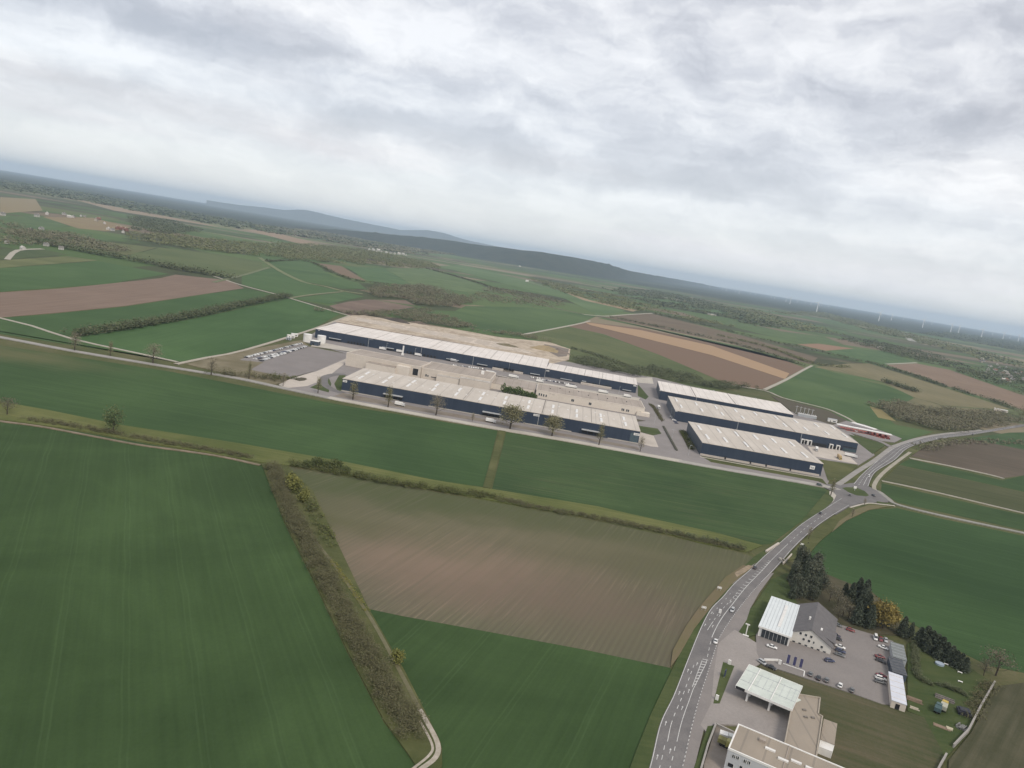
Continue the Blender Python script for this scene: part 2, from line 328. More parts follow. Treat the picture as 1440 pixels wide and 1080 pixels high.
def gang(a, b_):                                # ground direction of a line seen in the photo
    d = at(*b_)-at(*a); return math.atan2(d[1], d[0])
GD, GM, GL = (.033, .060, .022), (.047, .081, .030), (.062, .095, .038)
OL, OL2 = (.085, .092, .040), (.115, .115, .055)
BR, BR2, TAN = (.118, .108, .077), (.155, .118, .090), (.24, .19, .14)
A_row = gang((553, 797), (607, 763))
A_est = gang((640, 590), (1000, 653))
F = [  # outline, colours and drilling direction of each field
 ([(-420, 520), (0, 591), (100, 604), (200, 622), (368, 652), (400, 735), (440, 815), (490, 920), (540, 1015), (590, 1075), (640, 1200), (-500, 1400)], dict(c1=GD, c2=GM, ang=gang((310, 900), (330, 1000)), tram=.08, big=.010, streak=.22)),
 ([(404, 655), (430, 660), (640, 696), (860, 736), (960, 758), (1040, 776), (1060, 783), (1030, 815), (1000, 850), (978, 880), (958, 912), (943, 938), (820, 912), (680, 886), (565, 865), (518, 855), (480, 775), (440, 690)], dict(c1=BR, c2=(.100, .107, .062), ang=A_row, big=.009, streak=.22, c3=(.23, .195, .14), s3=.6, rows=2.6,
    patches=[(*at(600, 705), 200, 36, A_est, (.070, .084, .038), 1.0), (*at(900, 785), 130, 55, A_est, (.092, .092, .050), .85), (*at(455, 725), 45, 22, gang((440, 690), (500, 830)), (.070, .082, .034), .9), (*at(640, 800), 80, 42, A_row, (.20, .150, .112), 1.0), (*at(690, 745), 120, 16, A_est, (.18, .15, .105), .4), (*at(800, 850), 80, 28, A_est, (.125, .095, .075), .6)])),
 ([(518, 855), (565, 865), (680, 886), (820, 912), (943, 938), (948, 950), (915, 1010), (895, 1060), (870, 1130), (850, 1250), (600, 1250), (622, 1090), (622, 1050), (570, 945)], dict(c1=GD, c2=GM, ang=gang((714, 1072), (789, 952)), tram=.09, tw=25.0, big=.010)),
 ([(-420, 425), (-60, 476), (0, 485), (240, 522), (480, 569), (620, 592), (700, 605), (680, 684), (610, 675), (477, 647), (333, 622), (167, 596), (67, 576), (-420, 490)], dict(c1=(.034, .066, .025), c2=(.049, .086, .032), ang=A_est, big=.006, tram=.10, patches=[(*at(35, 500), 60, 26, A_est, (.115, .112, .055), .9), (*at(-60, 485), 70, 30, A_est, (.10, .105, .05), .8)])),
 ([(712, 607), (800, 622), (950, 648), (1080, 670), (1163, 687), (1160, 705), (1120, 738), (1085, 764), (1070, 765), (1010, 749), (887, 722), (840, 711), (692, 687)], dict(c1=(.035, .066, .026), c2=(.056, .088, .035), ang=A_est, big=.012, streak=.4, c3=(.10, .095, .055), s3=.4)),
 ([(1262, 714), (1320, 728), (1440, 753), (1760, 815), (1760, 1020), (1440, 945), (1390, 935), (1330, 905), (1290, 880), (1262, 862), (1225, 830), (1180, 815), (1145, 800), (1135, 782), (1152, 762), (1189, 731), (1222, 716)], dict(c1=(.029, .060, .022), c2=(.042, .078, .029), ang=gang((1262, 712), (1440, 752)), big=.008, tram=.12)),
 ([(1240, 679), (1440, 724), (1700, 782), (1700, 806), (1440, 745), (1262, 706), (1239, 690)], dict(c1=GD, c2=GM, ang=gang((1240, 677), (1440, 722)), big=.01)),
 ([(1242, 675), (1264, 654), (1440, 692), (1700, 748), (1700, 778), (1440, 720)], dict(c1=(.052, .066, .028), c2=(.085, .085, .045), ang=gang((1240, 677), (1440, 722)), big=.006, streak=.5)),
 ([(1264, 653), (1279, 645), (1410, 675), (1440, 668), (1700, 690), (1700, 745), (1440, 691)], dict(c1=GD, c2=GM, ang=gang((1240, 677), (1440, 722)), big=.01)),
 ([(1281, 641), (1302, 627), (1345, 618), (1440, 622), (1700, 660), (1700, 690), (1440, 668), (1410, 672)], dict(c1=(.075, .062, .045), c2=(.115, .092, .070), ang=gang((1240, 677), (1440, 722)), big=.006, streak=.4)),
 ([(1360, 616), (1420, 608), (1600, 605), (1700, 640), (1700, 655), (1440, 632)], dict(c1=(.04, .075, .03), c2=(.055, .09, .038))),
 # behind the estate, to the right
 ([(1080, 550), (1145, 514), (1193, 531), (1243, 541), (1285, 557), (1280, 567), (1227, 573), (1260, 597), (1313, 607), (1270, 620), (1253, 613), (1193, 593), (1167, 577), (1120, 565)], dict(c1=(.036, .072, .028), c2=(.055, .09, .038), ang=A_est, big=.006)),
 ([(800, 459), (822, 452.5), (900, 461), (960, 474), (1085, 500), (1132, 517), (1075, 547), (1030, 542), (930, 500), (850, 470)], dict(c1=(.13, .095, .072), c2=(.105, .080, .060), ang=gang((822, 452), (1110, 527)), big=.004, streak=.5)),
 ([(732, 472), (800, 459), (850, 471), (930, 501), (1030, 542), (1000, 553), (900, 540), (800, 520), (800, 488)], dict(c1=(.050, .075, .032), c2=(.085, .098, .048), ang=gang((822, 452), (1110, 527)), big=.006, streak=.45)),
 ([(640, 437), (655, 430), (740, 432), (840, 444), (815, 455), (732, 471), (690, 466), (570, 441), (600, 436)], dict(c1=(.040, .075, .032), c2=(.058, .095, .04), big=.004)),
 ([(850, 446), (868, 443), (917, 441), (1040, 471), (1150, 503), (1140, 512), (1040, 485)], dict(c1=(.085, .072, .055), c2=(.11, .095, .07), ang=A_est, streak=.5)),
 ([(840, 447), (852, 447), (1040, 487), (1132, 514), (1085, 499), (960, 472), (900, 459)], dict(c1=(.045, .08, .034), c2=(.06, .095, .04))),
 ([(1100, 466), (1159, 473), (1199, 490), (1171, 493), (1121, 482), (1000, 452), (960, 440), (1030, 450)], dict(c1=(.05, .085, .036), c2=(.065, .10, .045))),
 ([(1121, 484), (1150, 483), (1201, 490), (1161, 493)], dict(c1=(.19, .13, .09), c2=(.15, .105, .075))),
 ([(1159, 494), (1205, 491), (1246, 494), (1284, 509), (1246, 512), (1223, 510)], dict(c1=(.042, .082, .036), c2=(.06, .10, .045))),
 ([(1246, 513), (1289, 511), (1336, 520), (1430, 553), (1520, 580), (1500, 600), (1426, 572), (1336, 544), (1300, 530)], dict(c1=(.125, .095, .072), c2=(.15, .12, .092), ang=gang((1246, 513), (1426, 572)), streak=.5, big=.003)),
 ([(1145, 516), (1194, 511), (1223, 511), (1331, 546), (1421, 575), (1402, 575), (1327, 570), (1284, 558), (1242, 537), (1183, 523)], dict(c1=(.095, .098, .055), c2=(.135, .125, .078), ang=gang((1246, 513), (1426, 572)), streak=.5, big=.004)),
 ([(1288, 559), (1327, 571), (1402, 577), (1421, 588), (1336, 590), (1265, 569)], dict(c1=(.09, .095, .055), c2=(.12, .115, .07))),
 ([(1223, 571), (1240, 576), (1260, 592), (1235, 587)], dict(c1=(.17, .15, .075), c2=(.13, .125, .06))),
 # behind the estate, to the left
 ([(117, 472), (260, 450), (407, 420), (480, 440), (440, 462), (345, 490), (263, 509), (247, 507), (100, 475)], dict(c1=(.032, .070, .027), c2=(.045, .088, .035), ang=gang((117, 472), (407, 420)), big=.005)),
 ([(-300, 405), (0, 447), (75, 441), (175, 431), (262, 418), (345, 405.5), (383, 413), (407, 419), (230, 455), (95, 473), (-300, 418)], dict(c1=(.030, .064, .026), c2=(.042, .078, .032), ang=gang((117, 472), (407, 420)), big=.005)),
 ([(-300, 414), (0, 449), (95, 474), (247, 509), (228, 504), (0, 469), (-300, 424)], dict(c1=(.036, .07, .03), c2=(.048, .086, .035))),
 ([(-300, 420), (0, 411), (80, 406), (150, 399), (225, 391), (247, 386), (322, 394), (343, 405), (262, 417), (175, 430), (75, 440), (0, 446), (-200, 446)], dict(c1=(.118, .092, .076), c2=(.142, .115, .096), ang=gang((117, 472), (407, 420)), big=.004, streak=.5)),
 ([(-300, 375), (0, 377), (137, 367), (237, 385), (150, 399), (0, 410), (-300, 418)], dict(c1=(.036, .074, .030), c2=(.05, .09, .038), big=.004)),
 ([(-300, 368), (0, 366), (95, 360), (137, 366), (0, 376.5), (-300, 374)], dict(c1=(.075, .095, .045), c2=(.095, .11, .055))),
 ([(-300, 345), (0, 350), (60, 350), (95, 358), (0, 365), (-300, 366)], dict(c1=(.042, .065, .032), c2=(.055, .075, .036))),
 ([(180, 360), (225, 348), (300, 356), (368, 368), (370, 378), (325, 391), (240, 373)], dict(c1=(.055, .082, .036), c2=(.080, .10, .048), big=.004, ang=R(60), streak=.4)),
 ([(67, 335), (150, 340), (220, 348), (180, 359), (140, 352)], dict(c1=(.085, .095, .05), c2=(.07, .092, .042))),
 ([(0, 305), (60, 303), (100, 319), (0, 325)], dict(c1=(.05, .085, .04), c2=(.06, .095, .044))),
 ([(110, 321), (60, 305), (130, 306), (190, 321), (150, 325)], dict(c1=(.16, .125, .085), c2=(.14, .13, .075))),
 ([(0, 277), (50, 280), (60, 296), (0, 300)], dict(c1=(.17, .145, .10), c2=(.14, .13, .08))),
 ([(365, 361), (432, 367), (470, 389), (505, 398), (515, 406), (482, 406), (427, 395.5), (385, 375)], dict(c1=(.04, .078, .032), c2=(.055, .095, .04), big=.004)),
 ([(340, 386), (383, 377), (427, 397), (478, 409), (410, 417), (383, 411), (340, 400)], dict(c1=(.036, .074, .03), c2=(.05, .09, .038), big=.004)),
 ([(413, 419), (485, 410.5), (512, 417), (462, 427)], dict(c1=(.04, .08, .034), c2=(.052, .092, .04))),
 ([(463, 430), (490, 424), (515, 421), (570, 422), (587, 431), (555, 436), (515, 439), (492, 444)], dict(c1=(.10, .080, .068), c2=(.125, .102, .086))),
 ([(447, 370), (480, 374), (515, 395), (480, 388)], dict(c1=(.13, .098, .075), c2=(.11, .09, .065))),
 ([(484, 374), (540, 377), (580, 401), (520, 396)], dict(c1=(.045, .088, .04), c2=(.058, .10, .046))),
 ([(541, 377), (602, 377), (650, 392), (705, 411), (652, 410), (582, 402)], dict(c1=(.058, .098, .044), c2=(.078, .112, .055))),
 ([(612, 374), (650, 373), (745, 395), (805, 415), (880, 437), (840, 443), (795, 420), (720, 402), (640, 380)], dict(c1=(.056, .10, .044), c2=(.075, .115, .055), big=.003)),
 ([(520, 420), (600, 432), (560, 438), (590, 433)], dict(c1=(.05, .08, .035), c2=(.065, .09, .042))),
 ([(430, 335), (520, 338), (600, 352), (680, 368), (560, 352)], dict(c1=(.055, .095, .045), c2=(.075, .11, .052))),
 ([(785, 407), (830, 422), (897, 436), (890, 438), (820, 422)], dict(c1=(.22, .18, .125), c2=(.18, .15, .10))),
 ([(340, 322), (380, 325), (460, 346), (430, 345)], dict(c1=(.20, .16, .12), c2=(.16, .13, .095))),
 ([(88, 276), (190, 296), (330, 322), (300, 318), (160, 296)], dict(c1=(.19, .155, .12), c2=(.16, .14, .10))),
 ([(230, 301), (290, 306), (360, 320), (320, 322)], dict(c1=(.12, .13, .07), c2=(.10, .115, .06))),
]
for i, (px, kw) in enumerate(F):
    d = np.linalg.norm(np.mean([at(*p) for p in px], 0))
    kw.setdefault('ang', A_est)
    if d > 1500: kw['fine'] = .2
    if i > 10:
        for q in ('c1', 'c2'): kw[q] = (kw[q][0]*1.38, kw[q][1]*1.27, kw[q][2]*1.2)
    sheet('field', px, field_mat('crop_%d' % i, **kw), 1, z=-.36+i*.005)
sheet('field', [(822, 452.8), (900, 464), (1000, 486), (1110, 525), (1104, 533), (1000, 499), (900, 474), (830, 457)], field_mat('straw', (.36, .25, .155), (.29, .20, .13), ang=gang((822, 452), (1110, 527)), streak=.6), 1)

# grass strips, verges and tracks
MV = field_mat('verge_grass', (.062, .075, .028), (.10, .102, .045), ang=A_est, big=.03, streak=.2)
MVY = field_mat('spring_grass', (.085, .105, .034), (.125, .130, .050), ang=A_est, big=.02, streak=.3)
MG = field_mat('lawn_grass', (.048, .072, .026), (.075, .090, .038), big=.03)
MDRY = field_mat('dry_grass', (.13, .115, .068), (.19, .165, .115), big=.03)
MSCR = field_mat('scrub_soil', (.10, .085, .065), (.075, .07, .048), big=.05)
MDIRT = plain('track_gravel', (.40, .36, .31), (.29, .26, .21), .5)
sheet('grass_strip', [(-420, 490), (67, 576.5), (167, 597), (333, 623), (477, 648), (610, 675), (693, 688), (840, 712), (887, 723), (1010, 750), (1072, 767), (1050, 776), (980, 762), (887, 737), (760, 716), (640, 694), (430, 657), (368, 650), (200, 621), (100, 603), (0, 590), (-420, 519)], MVY, 3)
sheet('grass_strip', [(702, 605), (711, 606.5), (690, 687), (679, 685)], MV, 3)
sheet('verge', [(368, 653), (404, 655), (440, 690), (480, 775), (518, 855), (570, 945), (620, 1045), (622, 1075), (606, 1120), (590, 1085), (575, 1062), (540, 1013), (490, 918), (440, 813), (400, 733)], MV, 3)
sheet('verge', [(1060, 783), (1088, 766), (1122, 739), (1163, 690), (1200, 690), (1185, 705), (1140, 732), (1098, 767), (1060, 803), (1034, 824), (1002, 858), (970, 925), (950, 975), (930, 1015), (912, 1085), (880, 1180), (850, 1250), (868, 1130), (893, 1060), (915, 1005), (946, 940), (975, 880), (998, 848), (1030, 812)], MG, 3)
MRUT = plain('worn_grass', (.15, .14, .085), (.11, .105, .055), .25)
ribbon('farm_track', [(430, 745), (470, 795), (520, 868), (560, 940), (590, 998)], 1.5, MRUT, 5)
ribbon('farm_track', [(590, 998), (598, 1012), (615, 1045), (612, 1066), (585, 1088), (560, 1120)], 1.6, MDIRT, 5)
ribbon('farm_track', [(590, 1014), (607, 1046), (604, 1062), (577, 1084)], .8, MDIRT, 5)
ribbon('farm_track', [(-60, 582), (0, 592), (60, 600), (140, 615), (200, 626), (300, 640), (366, 654)], 2.2, plain('bare_soil', (.23, .18, .135), (.14, .12, .08), .15), 4)
MPATH = plain('pale_track', (.37, .345, .295), (.29, .27, .22), .2)
def track(px, wd, m=MPATH, k=5): return ribbon('farm_track', px, wd, m, k, sub=3)
track([(-250, 402), (0, 447), (100, 476), (200, 498), (250, 509)], 4.0)
track([(247, 512), (290, 503), (345, 492), (440, 463), (475, 450), (492, 444)], 4.5, MDIRT)
track([(300, 388), (340, 401), (382, 412), (407, 419), (450, 432), (492, 444)], 5.5)
track([(407, 419), (440, 414), (482, 410)], 7.0, plain('grass_track', (.13, .14, .07), (.16, .16, .09), .05))
track([(365, 362), (392, 380), (427, 396.5), (455, 402), (482, 409), (510, 413)], 14.0, plain('grass_lane', (.15, .16, .075), (.11, .13, .055), .03))
track([(300, 397), (345, 386), (378, 376)], 9.0, plain('grass_lane_2', (.10, .12, .06), (.13, .14, .07), .03))
track([(732, 471), (775, 463), (815, 455), (830, 451)], 6.5)
track([(820, 442), (850, 444.5), (880, 442.5), (917, 440.5)], 9.0)
track([(600, 377), (650, 391), (705, 409), (760, 428), (822, 442)], 9.0, plain('soil_track', (.16, .13, .10), (.12, .10, .075), .02))
track([(740, 396), (790, 409), (850, 423), (897, 437)], 12.0, plain('sand_track', (.22, .18, .13), (.17, .14, .10), .02))
track([(1075, 548), (1105, 534), (1130, 520), (1142, 514)], 6.0)
track([(1030, 542), (1075, 549), (1100, 559), (1136, 568), (1163, 575), (1182, 583), (1199, 592), (1214, 604)], 4.5)
track([(1279, 644), (1330, 654), (1390, 667), (1412, 673)], 4.0)
track([(1240, 676), (1320, 693), (1440, 721.5), (1700, 782)], 2.6)
track([(1246, 512), (1289, 510)], 9.0)
track([(1271, 467), (1277, 475), (1284, 480)], 45.0, plain('far_road', (.34, .32, .29), (.28, .27, .25), .01))
track([(10, 365), (25, 352), (60, 350)], 9.0, MPATH)

# ------------------------------------------------------------------ estate yard, roads
ASPH = plain('asphalt', (.185, .175, .172), (.12, .115, .117), .09, .9, .2, fine=1.6)
YARD = plain('yard_asphalt', (.255, .235, .23), (.20, .185, .18), .06, .9, .2, fine=1.2)
LOT = plain('lot_asphalt', (.235, .215, .205), (.185, .17, .165), .05, .9, .2, fine=1.5)
CONC = plain('concrete', (.50, .45, .40), (.40, .36, .32), .08, .9, .2, fine=.9)
PALE = plain('pale_concrete', (.46, .43, .38), (.36, .33, .29), .05, .9, .2, fine=.8)
WHT = plain('road_paint', (.62, .62, .61), (.42, .42, .415), 1.2, .7)
sheet('yard', [(425, 480), (446, 465), (480, 448), (900, 528), (922, 531), (1118, 580), (1180, 598), (1215, 622), (1230, 640), (1206, 655), (1166, 676), (1162, 684), (960, 649), (900, 638), (640, 592), (470, 560), (400, 546), (408, 533), (446, 521), (486, 503), (486, 497)], YARD, 3)
sheet('ground_rough', [(262, 512), (310, 500), (350, 492), (425, 478), (434, 487), (372, 509), (410, 530), (395, 540), (345, 532)], MDRY, 4)
sheet('car_park', [(434, 487.5), (486, 497.5), (486, 503), (446, 521), (408, 531), (380, 526), (352, 520), (372, 509)], plain('old_asphalt', (.22, .20, .195), (.18, .165, .16), .04, .9, .2, fine=.8), 5)
sheet('car_park', [(337, 506.5), (358, 497.5), (423, 483.5), (434, 487), (373, 510)], LOT, 6)
sheet('concrete_road', [(487, 504.5), (487, 509.5), (456, 534), (432, 543), (402, 546), (392, 541), (408, 533), (446, 522)], CONC, 5)
sheet('service_yard', [(437, 487), (445, 480), (600, 511), (760, 538), (900, 560), (896, 566), (756, 541), (603, 510), (487, 494)], PALE, 5)
sheet('lawn', [(470, 540), (478, 526), (486, 528), (481, 550), (474, 549)], MG, 6)
sheet('lawn', [(436, 545), (452, 538), (462, 531), (466, 540), (462, 552)], MG, 6)
ribbon('ring_road', [(482, 553), (467, 548), (456, 540), (457, 531), (470, 527), (486, 527)], 8.0, ASPH, 7)
sheet('lawn', [(310, 527), (345, 531), (396, 536), (388, 541), (350, 536)], MDRY, 5)
sheet('verge', [(470, 557), (560, 573), (700, 597), (900, 633), (896, 629), (760, 604), (600, 575), (482, 553)], plain('brown_verge', (.17, .14, .115), (.21, .185, .15), .1), 6)
track([(-300, 428), (-100, 459), (0, 474), (100, 493), (250, 518), (330, 531), (400, 546), (470, 561)], 7.0, plain('old_road', (.30, .285, .265), (.25, .24, .225), .1), 7)
track([(462, 559), (560, 577.5), (640, 592), (720, 606), (800, 619.5), (900, 638), (960, 649)], 8.5, PALE, 7)
track([(955, 648.5), (1020, 660), (1100, 673.5), (1165, 685), (1178, 689)], 7.5, plain('estate_road', (.36, .34, .315), (.30, .285, .26), .08), 7)
sheet('verge', [(1000, 650), (1150, 677), (1163, 682), (1155, 672), (985, 641)], MV, 6)
ribbon('kerb_path', [(984, 642.5), (1070, 658), (1156, 673)], 2.2, PALE, 8)
sheet('planting_bed', [(415, 534.5), (418, 532), (424, 531), (430, 532), (432, 533.5), (428, 535.5), (421, 536.3)], MSCR, 8)
sheet('lawn', [(881, 596), (905, 600), (925, 603), (930, 610), (918, 612.5), (898, 607)], MG, 6)
sheet('lawn', [(874, 587), (892, 589), (908, 592), (888, 594)], MSCR, 6)
sheet('concrete_pad', [(899, 608), (919, 613), (926, 629), (915, 628), (898, 623)], CONC, 6)
sheet('lawn', [(897, 541), (901, 545), (912, 558), (908, 562), (897, 557)], MG, 6)
sheet('planting_bed', [(914, 568), (920, 570), (932, 590), (931, 594), (924, 585)], MSCR, 6)
sheet('planting_bed', [(955, 605), (964, 612), (976, 634), (968, 632)], MSCR, 6)
sheet('ground_rough', [(890, 531), (917, 531), (919, 540), (897, 538)], PALE, 4)
sheet('lawn', [(1151, 646), (1207, 654), (1184, 676), (1164, 676), (1157, 655)], MV, 6)
sheet('concrete_pad', [(1135.5, 628), (1185.5, 633.5), (1206, 653), (1145, 642)], CONC, 7)
sheet('concrete_pad', [(1183, 633), (1208, 625.5), (1228, 640), (1215, 649), (1192, 640)], YARD, 7)
sheet('lawn', [(1193, 611), (1246, 625), (1227, 638.5), (1208, 624)], MG, 6)
sheet('ground_rough', [(1085, 557), (1120, 566), (1165, 578), (1196, 594), (1172, 598), (1118, 582)], MSCR, 5)
sheet('station_yard', [(1170, 598), (1190, 592), (1215, 597), (1256, 612), (1268, 617), (1258, 622), (1238, 620), (1195, 608)], YARD, 7)
RED = plain('red_paving', (.30, .085, .065), (.20, .07, .055), .15)
sheet('red_paving', [(1177, 599), (1196, 602), (1253, 613.5), (1243, 617.5), (1219, 611), (1191, 606)], RED, 8)
SLAB = plain('earth_slab', (.47, .395, .31), (.29, .235, .175), .03, lo=.4, hi=.6, fine=.12)
sheet('building_site', [(471, 452.8), (495, 443.5), (512, 443.5), (560, 451), (640, 463), (700, 474), (772, 481), (802, 491), (800, 506), (775, 512), (762, 505), (620, 478)], SLAB, 4)
sheet('building_site', [(498, 446), (545, 453), (630, 469), (700, 481), (745, 494), (755, 499), (700, 490), (600, 470), (520, 455)], plain('site_slab', (.55, .48, .41), (.33, .28, .225), .05, lo=.4, hi=.6, fine=.2), 5)
ribbon('site_ditch', [(474, 453.2), (560, 468.5), (660, 486.5), (762, 506)], 7, plain('ditch_soil', (.17, .13, .095), (.24, .185, .135), .15), 6)
for i in range(9): sheet('site_slab', [(505+24*i, 447.5+4.35*i), (523+24*i, 450.8+4.35*i), (518+24*i, 454+4.5*i), (499+24*i, 450.5+4.5*i)], plain('slab_%d' % i, (.50-.02*(i % 4), .44-.02*(i % 4), .38-.02*(i % 4)), (.36, .31, .26), .08, fine=.3), 7)
sheet('building_site', [(765, 484), (786, 488), (800, 491), (797, 501), (785, 502), (770, 494)], plain('site_soil', (.15, .125, .11), (.19, .16, .13), .05), 5)

# the main road: both edges traced, markings as painted strips
RL = [(870, 1210), (889, 1150), (913, 1079), (928, 1018), (947, 978), (967, 927), (984.5, 884.5), (999, 857), (1015.5, 840), (1032, 821), (1057, 799), (1077, 780), (1096, 764), (1121, 742), (1139, 729), (1166, 712), (1183, 701)]
RR = [(922, 1210), (940, 1150), (960.4, 1079), (974.5, 1018), (985.5, 978), (1000, 933), (1011, 900), (1024, 878), (1042, 853), (1061, 830), (1084.5, 806), (1100, 789), (1115.5, 771), (1135, 752), (1154.5, 736), (1174, 723), (1194, 711)]
L0, R0 = spline([at(*p) for p in RL], 8), spline([at(*p) for p in RR], 8)
b = MB(); strip(b, L0, R0, 6*LIFT); skirt(b, L0, 6*LIFT); skirt(b, R0[::-1], 6*LIFT); road = b.build('main_road', ASPH); road['kind'] = 'structure'
def lane(name, f0, f1, t0, t1, dash=None, parent=road, z=7*LIFT, width=.22):   # paint at cross fraction f0..f1, along t0..t1
    n = 400; t = np.linspace(t0, t1, n); ix = t*(len(L0)-1); I = np.arange(len(L0))
    l = np.stack([np.interp(ix, I, L0[:, k]) for k in (0, 1)], 1); r = np.stack([np.interp(ix, I, R0[:, k]) for k in (0, 1)], 1)
    f = np.linspace(f0, f1, n)[:, None]; c = l*(1-f)+r*f
    s = np.concatenate([[0], np.cumsum(np.linalg.norm(np.diff(c, axis=0), axis=1))]); b = MB()
    if dash:
        for q in np.arange(0, s[-1]-dash[0], dash[0]+dash[1]):
            u = np.array([q, q+dash[0]]); p = np.stack([np.interp(u, s, c[:, k]) for k in (0, 1)], 1)
            strip(b, offset(p, width/2), offset(p, -width/2), z)
    else: strip(b, offset(c, width/2), offset(c, -width/2), z)
    return b.build(name, WHT, parent)
def tpar(py):                                   # road parameter of a photo row
    return float(np.interp(-py, [-p[1] for p in RL], np.linspace(0, 1, len(RL))))
lane('edge_line', .03, .03, 0, 1)
lane('edge_line', .985, .985, 0, tpar(812), (1.2, 1.2)); lane('edge_line', .97, .97, tpar(812), 1)
lane('centre_line', .64, .64, tpar(1046), tpar(970)); lane('centre_line', .64, .80, tpar(970), tpar(930)); lane('centre_line', .80, .66, tpar(930), tpar(888), (3, 3))
lane('centre_line', .66, .60, tpar(888), tpar(826), width=.28); lane('centre_line', .60, .50, tpar(826), tpar(786), width=.25); lane('centre_line', .50, .50, tpar(786), tpar(764)); lane('centre_line', .50, .50, tpar(764), tpar(715), (4, 5))
lane('lane_line', .34, .34, tpar(1020), tpar(930), (2.5, 3)); lane('lane_line', .34, .30, tpar(1200), tpar(1046), (2.5, 3)); lane('lane_line', .62, .62, tpar(1200), tpar(1050), (2.5, 3))
lane('lane_line', .36, .34, tpar(1046), tpar(1020)); lane('lane_line', .34, .40, tpar(882), tpar(868)); lane('lane_line', .40, .44, tpar(866), tpar(828), (2.5, 3)); lane('lane_line', .22, .2, tpar(870), tpar(830), (1.5, 6))
def hatch(t0, t1, fa0, fb0, fa1, fb1, n):       # ladder hatching between two lines
    b = MB(); ix = np.linspace(t0, t1, n)*(len(L0)-1); I = np.arange(len(L0))
    for k, q in enumerate(ix):
        l = np.array([np.interp(q, I, L0[:, j]) for j in (0, 1)]); r = np.array([np.interp(q, I, R0[:, j]) for j in (0, 1)]); e = k/(n-1)
        p = np.array([l+(r-l)*(fa0*(1-e)+fa1*e), l+(r-l)*(fb0*(1-e)+fb1*e)])
        strip(b, offset(p, .22), offset(p, -.22), 7.3*LIFT)
    return b.build('hatching', WHT, road)
hatch(tpar(962), tpar(924), .60, .70, .60, .84, 10); lane('lane_line', .58, .60, tpar(966), tpar(926)); 
hatch(tpar(836), tpar(812), .44, .60, .36, .58, 8); hatch(tpar(808), tpar(786), .36, .56, .38, .54, 9)
b = MB()                                        # turn arrows
for f, py in ((.16, 1070), (.5, 1062), (.17, 1022), (.5, 1000), (.18, 978), (.5, 975), (.19, 946), (.45, 935), (.48, 876), (.5, 858), (.48, 842), (.14, 880), (.14, 862)):
    q = tpar(py)*(len(L0)-1); I = np.arange(len(L0))
    c, c2 = [np.array([np.interp(x, I, L0[:, j])*(1-f)+np.interp(x, I, R0[:, j])*f for j in (0, 1)]) for x in (q, q+.5)]
    d = (c2-c)/np.linalg.norm(c2-c); s_ = np.array([-d[1], d[0]])
    for pts in ([c-s_*.1, c+s_*.1, c+d*2.0+s_*.1, c+d*2.0-s_*.1], [c+d*2.0-s_*.36, c+d*3.0, c+d*2.0+s_*.36]):
        b.add([(*p, 7.3*LIFT) for p in pts][::-1], [tuple(range(len(pts)))])
b.build('arrow_marking', WHT, road)
# slip lane and shoulders
sheet('slip_lane', [(918, 1210), (938, 1150), (959, 1079), (973, 1018), (984.5, 978), (999, 933), (1010, 900), (1023, 878), (1041, 853), (1060, 830), (1083, 807), (1088, 806), (1068, 833), (1055, 856), (1050, 872), (1036, 893), (1020, 915), (1008, 945), (1000, 990), (990, 1025), (975, 1085), (955, 1150), (938, 1210)], plain('shoulder', (.235, .215, .205), (.19, .175, .17), .1, .9, .2, fine=1.5), 5)
sheet('lay_by', [(1030, 822), (1056, 799), (1063, 792), (1040, 806), (1032, 812)], LOT, 5)
track([(1145, 733), (1168, 716), (1178, 704), (1172, 697), (1172, 692)], 6.0, PALE, 5)
JA = sheet('junction', [(1160, 716), (1172, 705), (1176, 697), (1170, 691), (1160, 686), (1163, 681), (1180, 682), (1202, 679), (1219, 683), (1232, 690), (1252, 701), (1249, 706), (1222, 707), (1210, 708), (1194, 712.5), (1175, 724)], ASPH, 6.5)
sheet('verge_island', [(1184, 686.5), (1192, 685.5), (1204, 686), (1216, 691), (1222, 697), (1218, 698.5), (1204, 697), (1192, 692)], MG, 8)
sheet('verge_island', [(1232, 705), (1242, 707), (1256, 709.5), (1245, 710), (1234, 707.5)], MG, 8)
RL2 = [(1200, 681), (1215.5, 664), (1244, 640), (1262, 628), (1289, 619), (1320, 612), (1364, 608), (1418, 600), (1480, 590), (1600, 570)]
RR2 = [(1221, 684), (1231, 664), (1258, 647), (1275.5, 631), (1298, 622.5), (1331, 615.5), (1364, 611.5), (1418, 603), (1480, 593), (1600, 573)]
L0, R0 = spline([at(*p) for p in RL2], 8), spline([at(*p) for p in RR2], 8)
b = MB(); strip(b, L0, R0, 6*LIFT); skirt(b, L0, 6*LIFT); skirt(b, R0[::-1], 6*LIFT); road2 = b.build('main_road', ASPH); road2['kind'] = 'structure'
for f, d in ((.03, None), (.97, None), (.36, (4, 4)), (.66, None)):
    lane('edge_line' if d is None else 'lane_line', f, f, 0, .8, d, road2, width=.3)
track([(1178, 682), (1190, 674), (1204, 664), (1231, 647), (1253, 630), (1262, 626), (1290, 617), (1330, 610), (1380, 605)], 5.0, plain('service_road', (.29, .275, .255), (.24, .225, .21), .1), 7)
track([(1253, 629), (1240, 622), (1215, 614), (1190, 606.5)], 7.0, LOT, 7)
track([(1232, 690), (1237, 692), (1250, 702), (1262, 709.5), (1320, 724), (1440, 749.5), (1700, 805)], 4.2, plain('lane_asphalt', (.27, .265, .24), (.22, .215, .19), .1), 7)
track([(1232, 691), (1229, 683), (1240, 667), (1262, 649), (1280, 636)], 3.4, plain('lane_gravel', (.33, .30, .25), (.27, .25, .20), .1), 6)
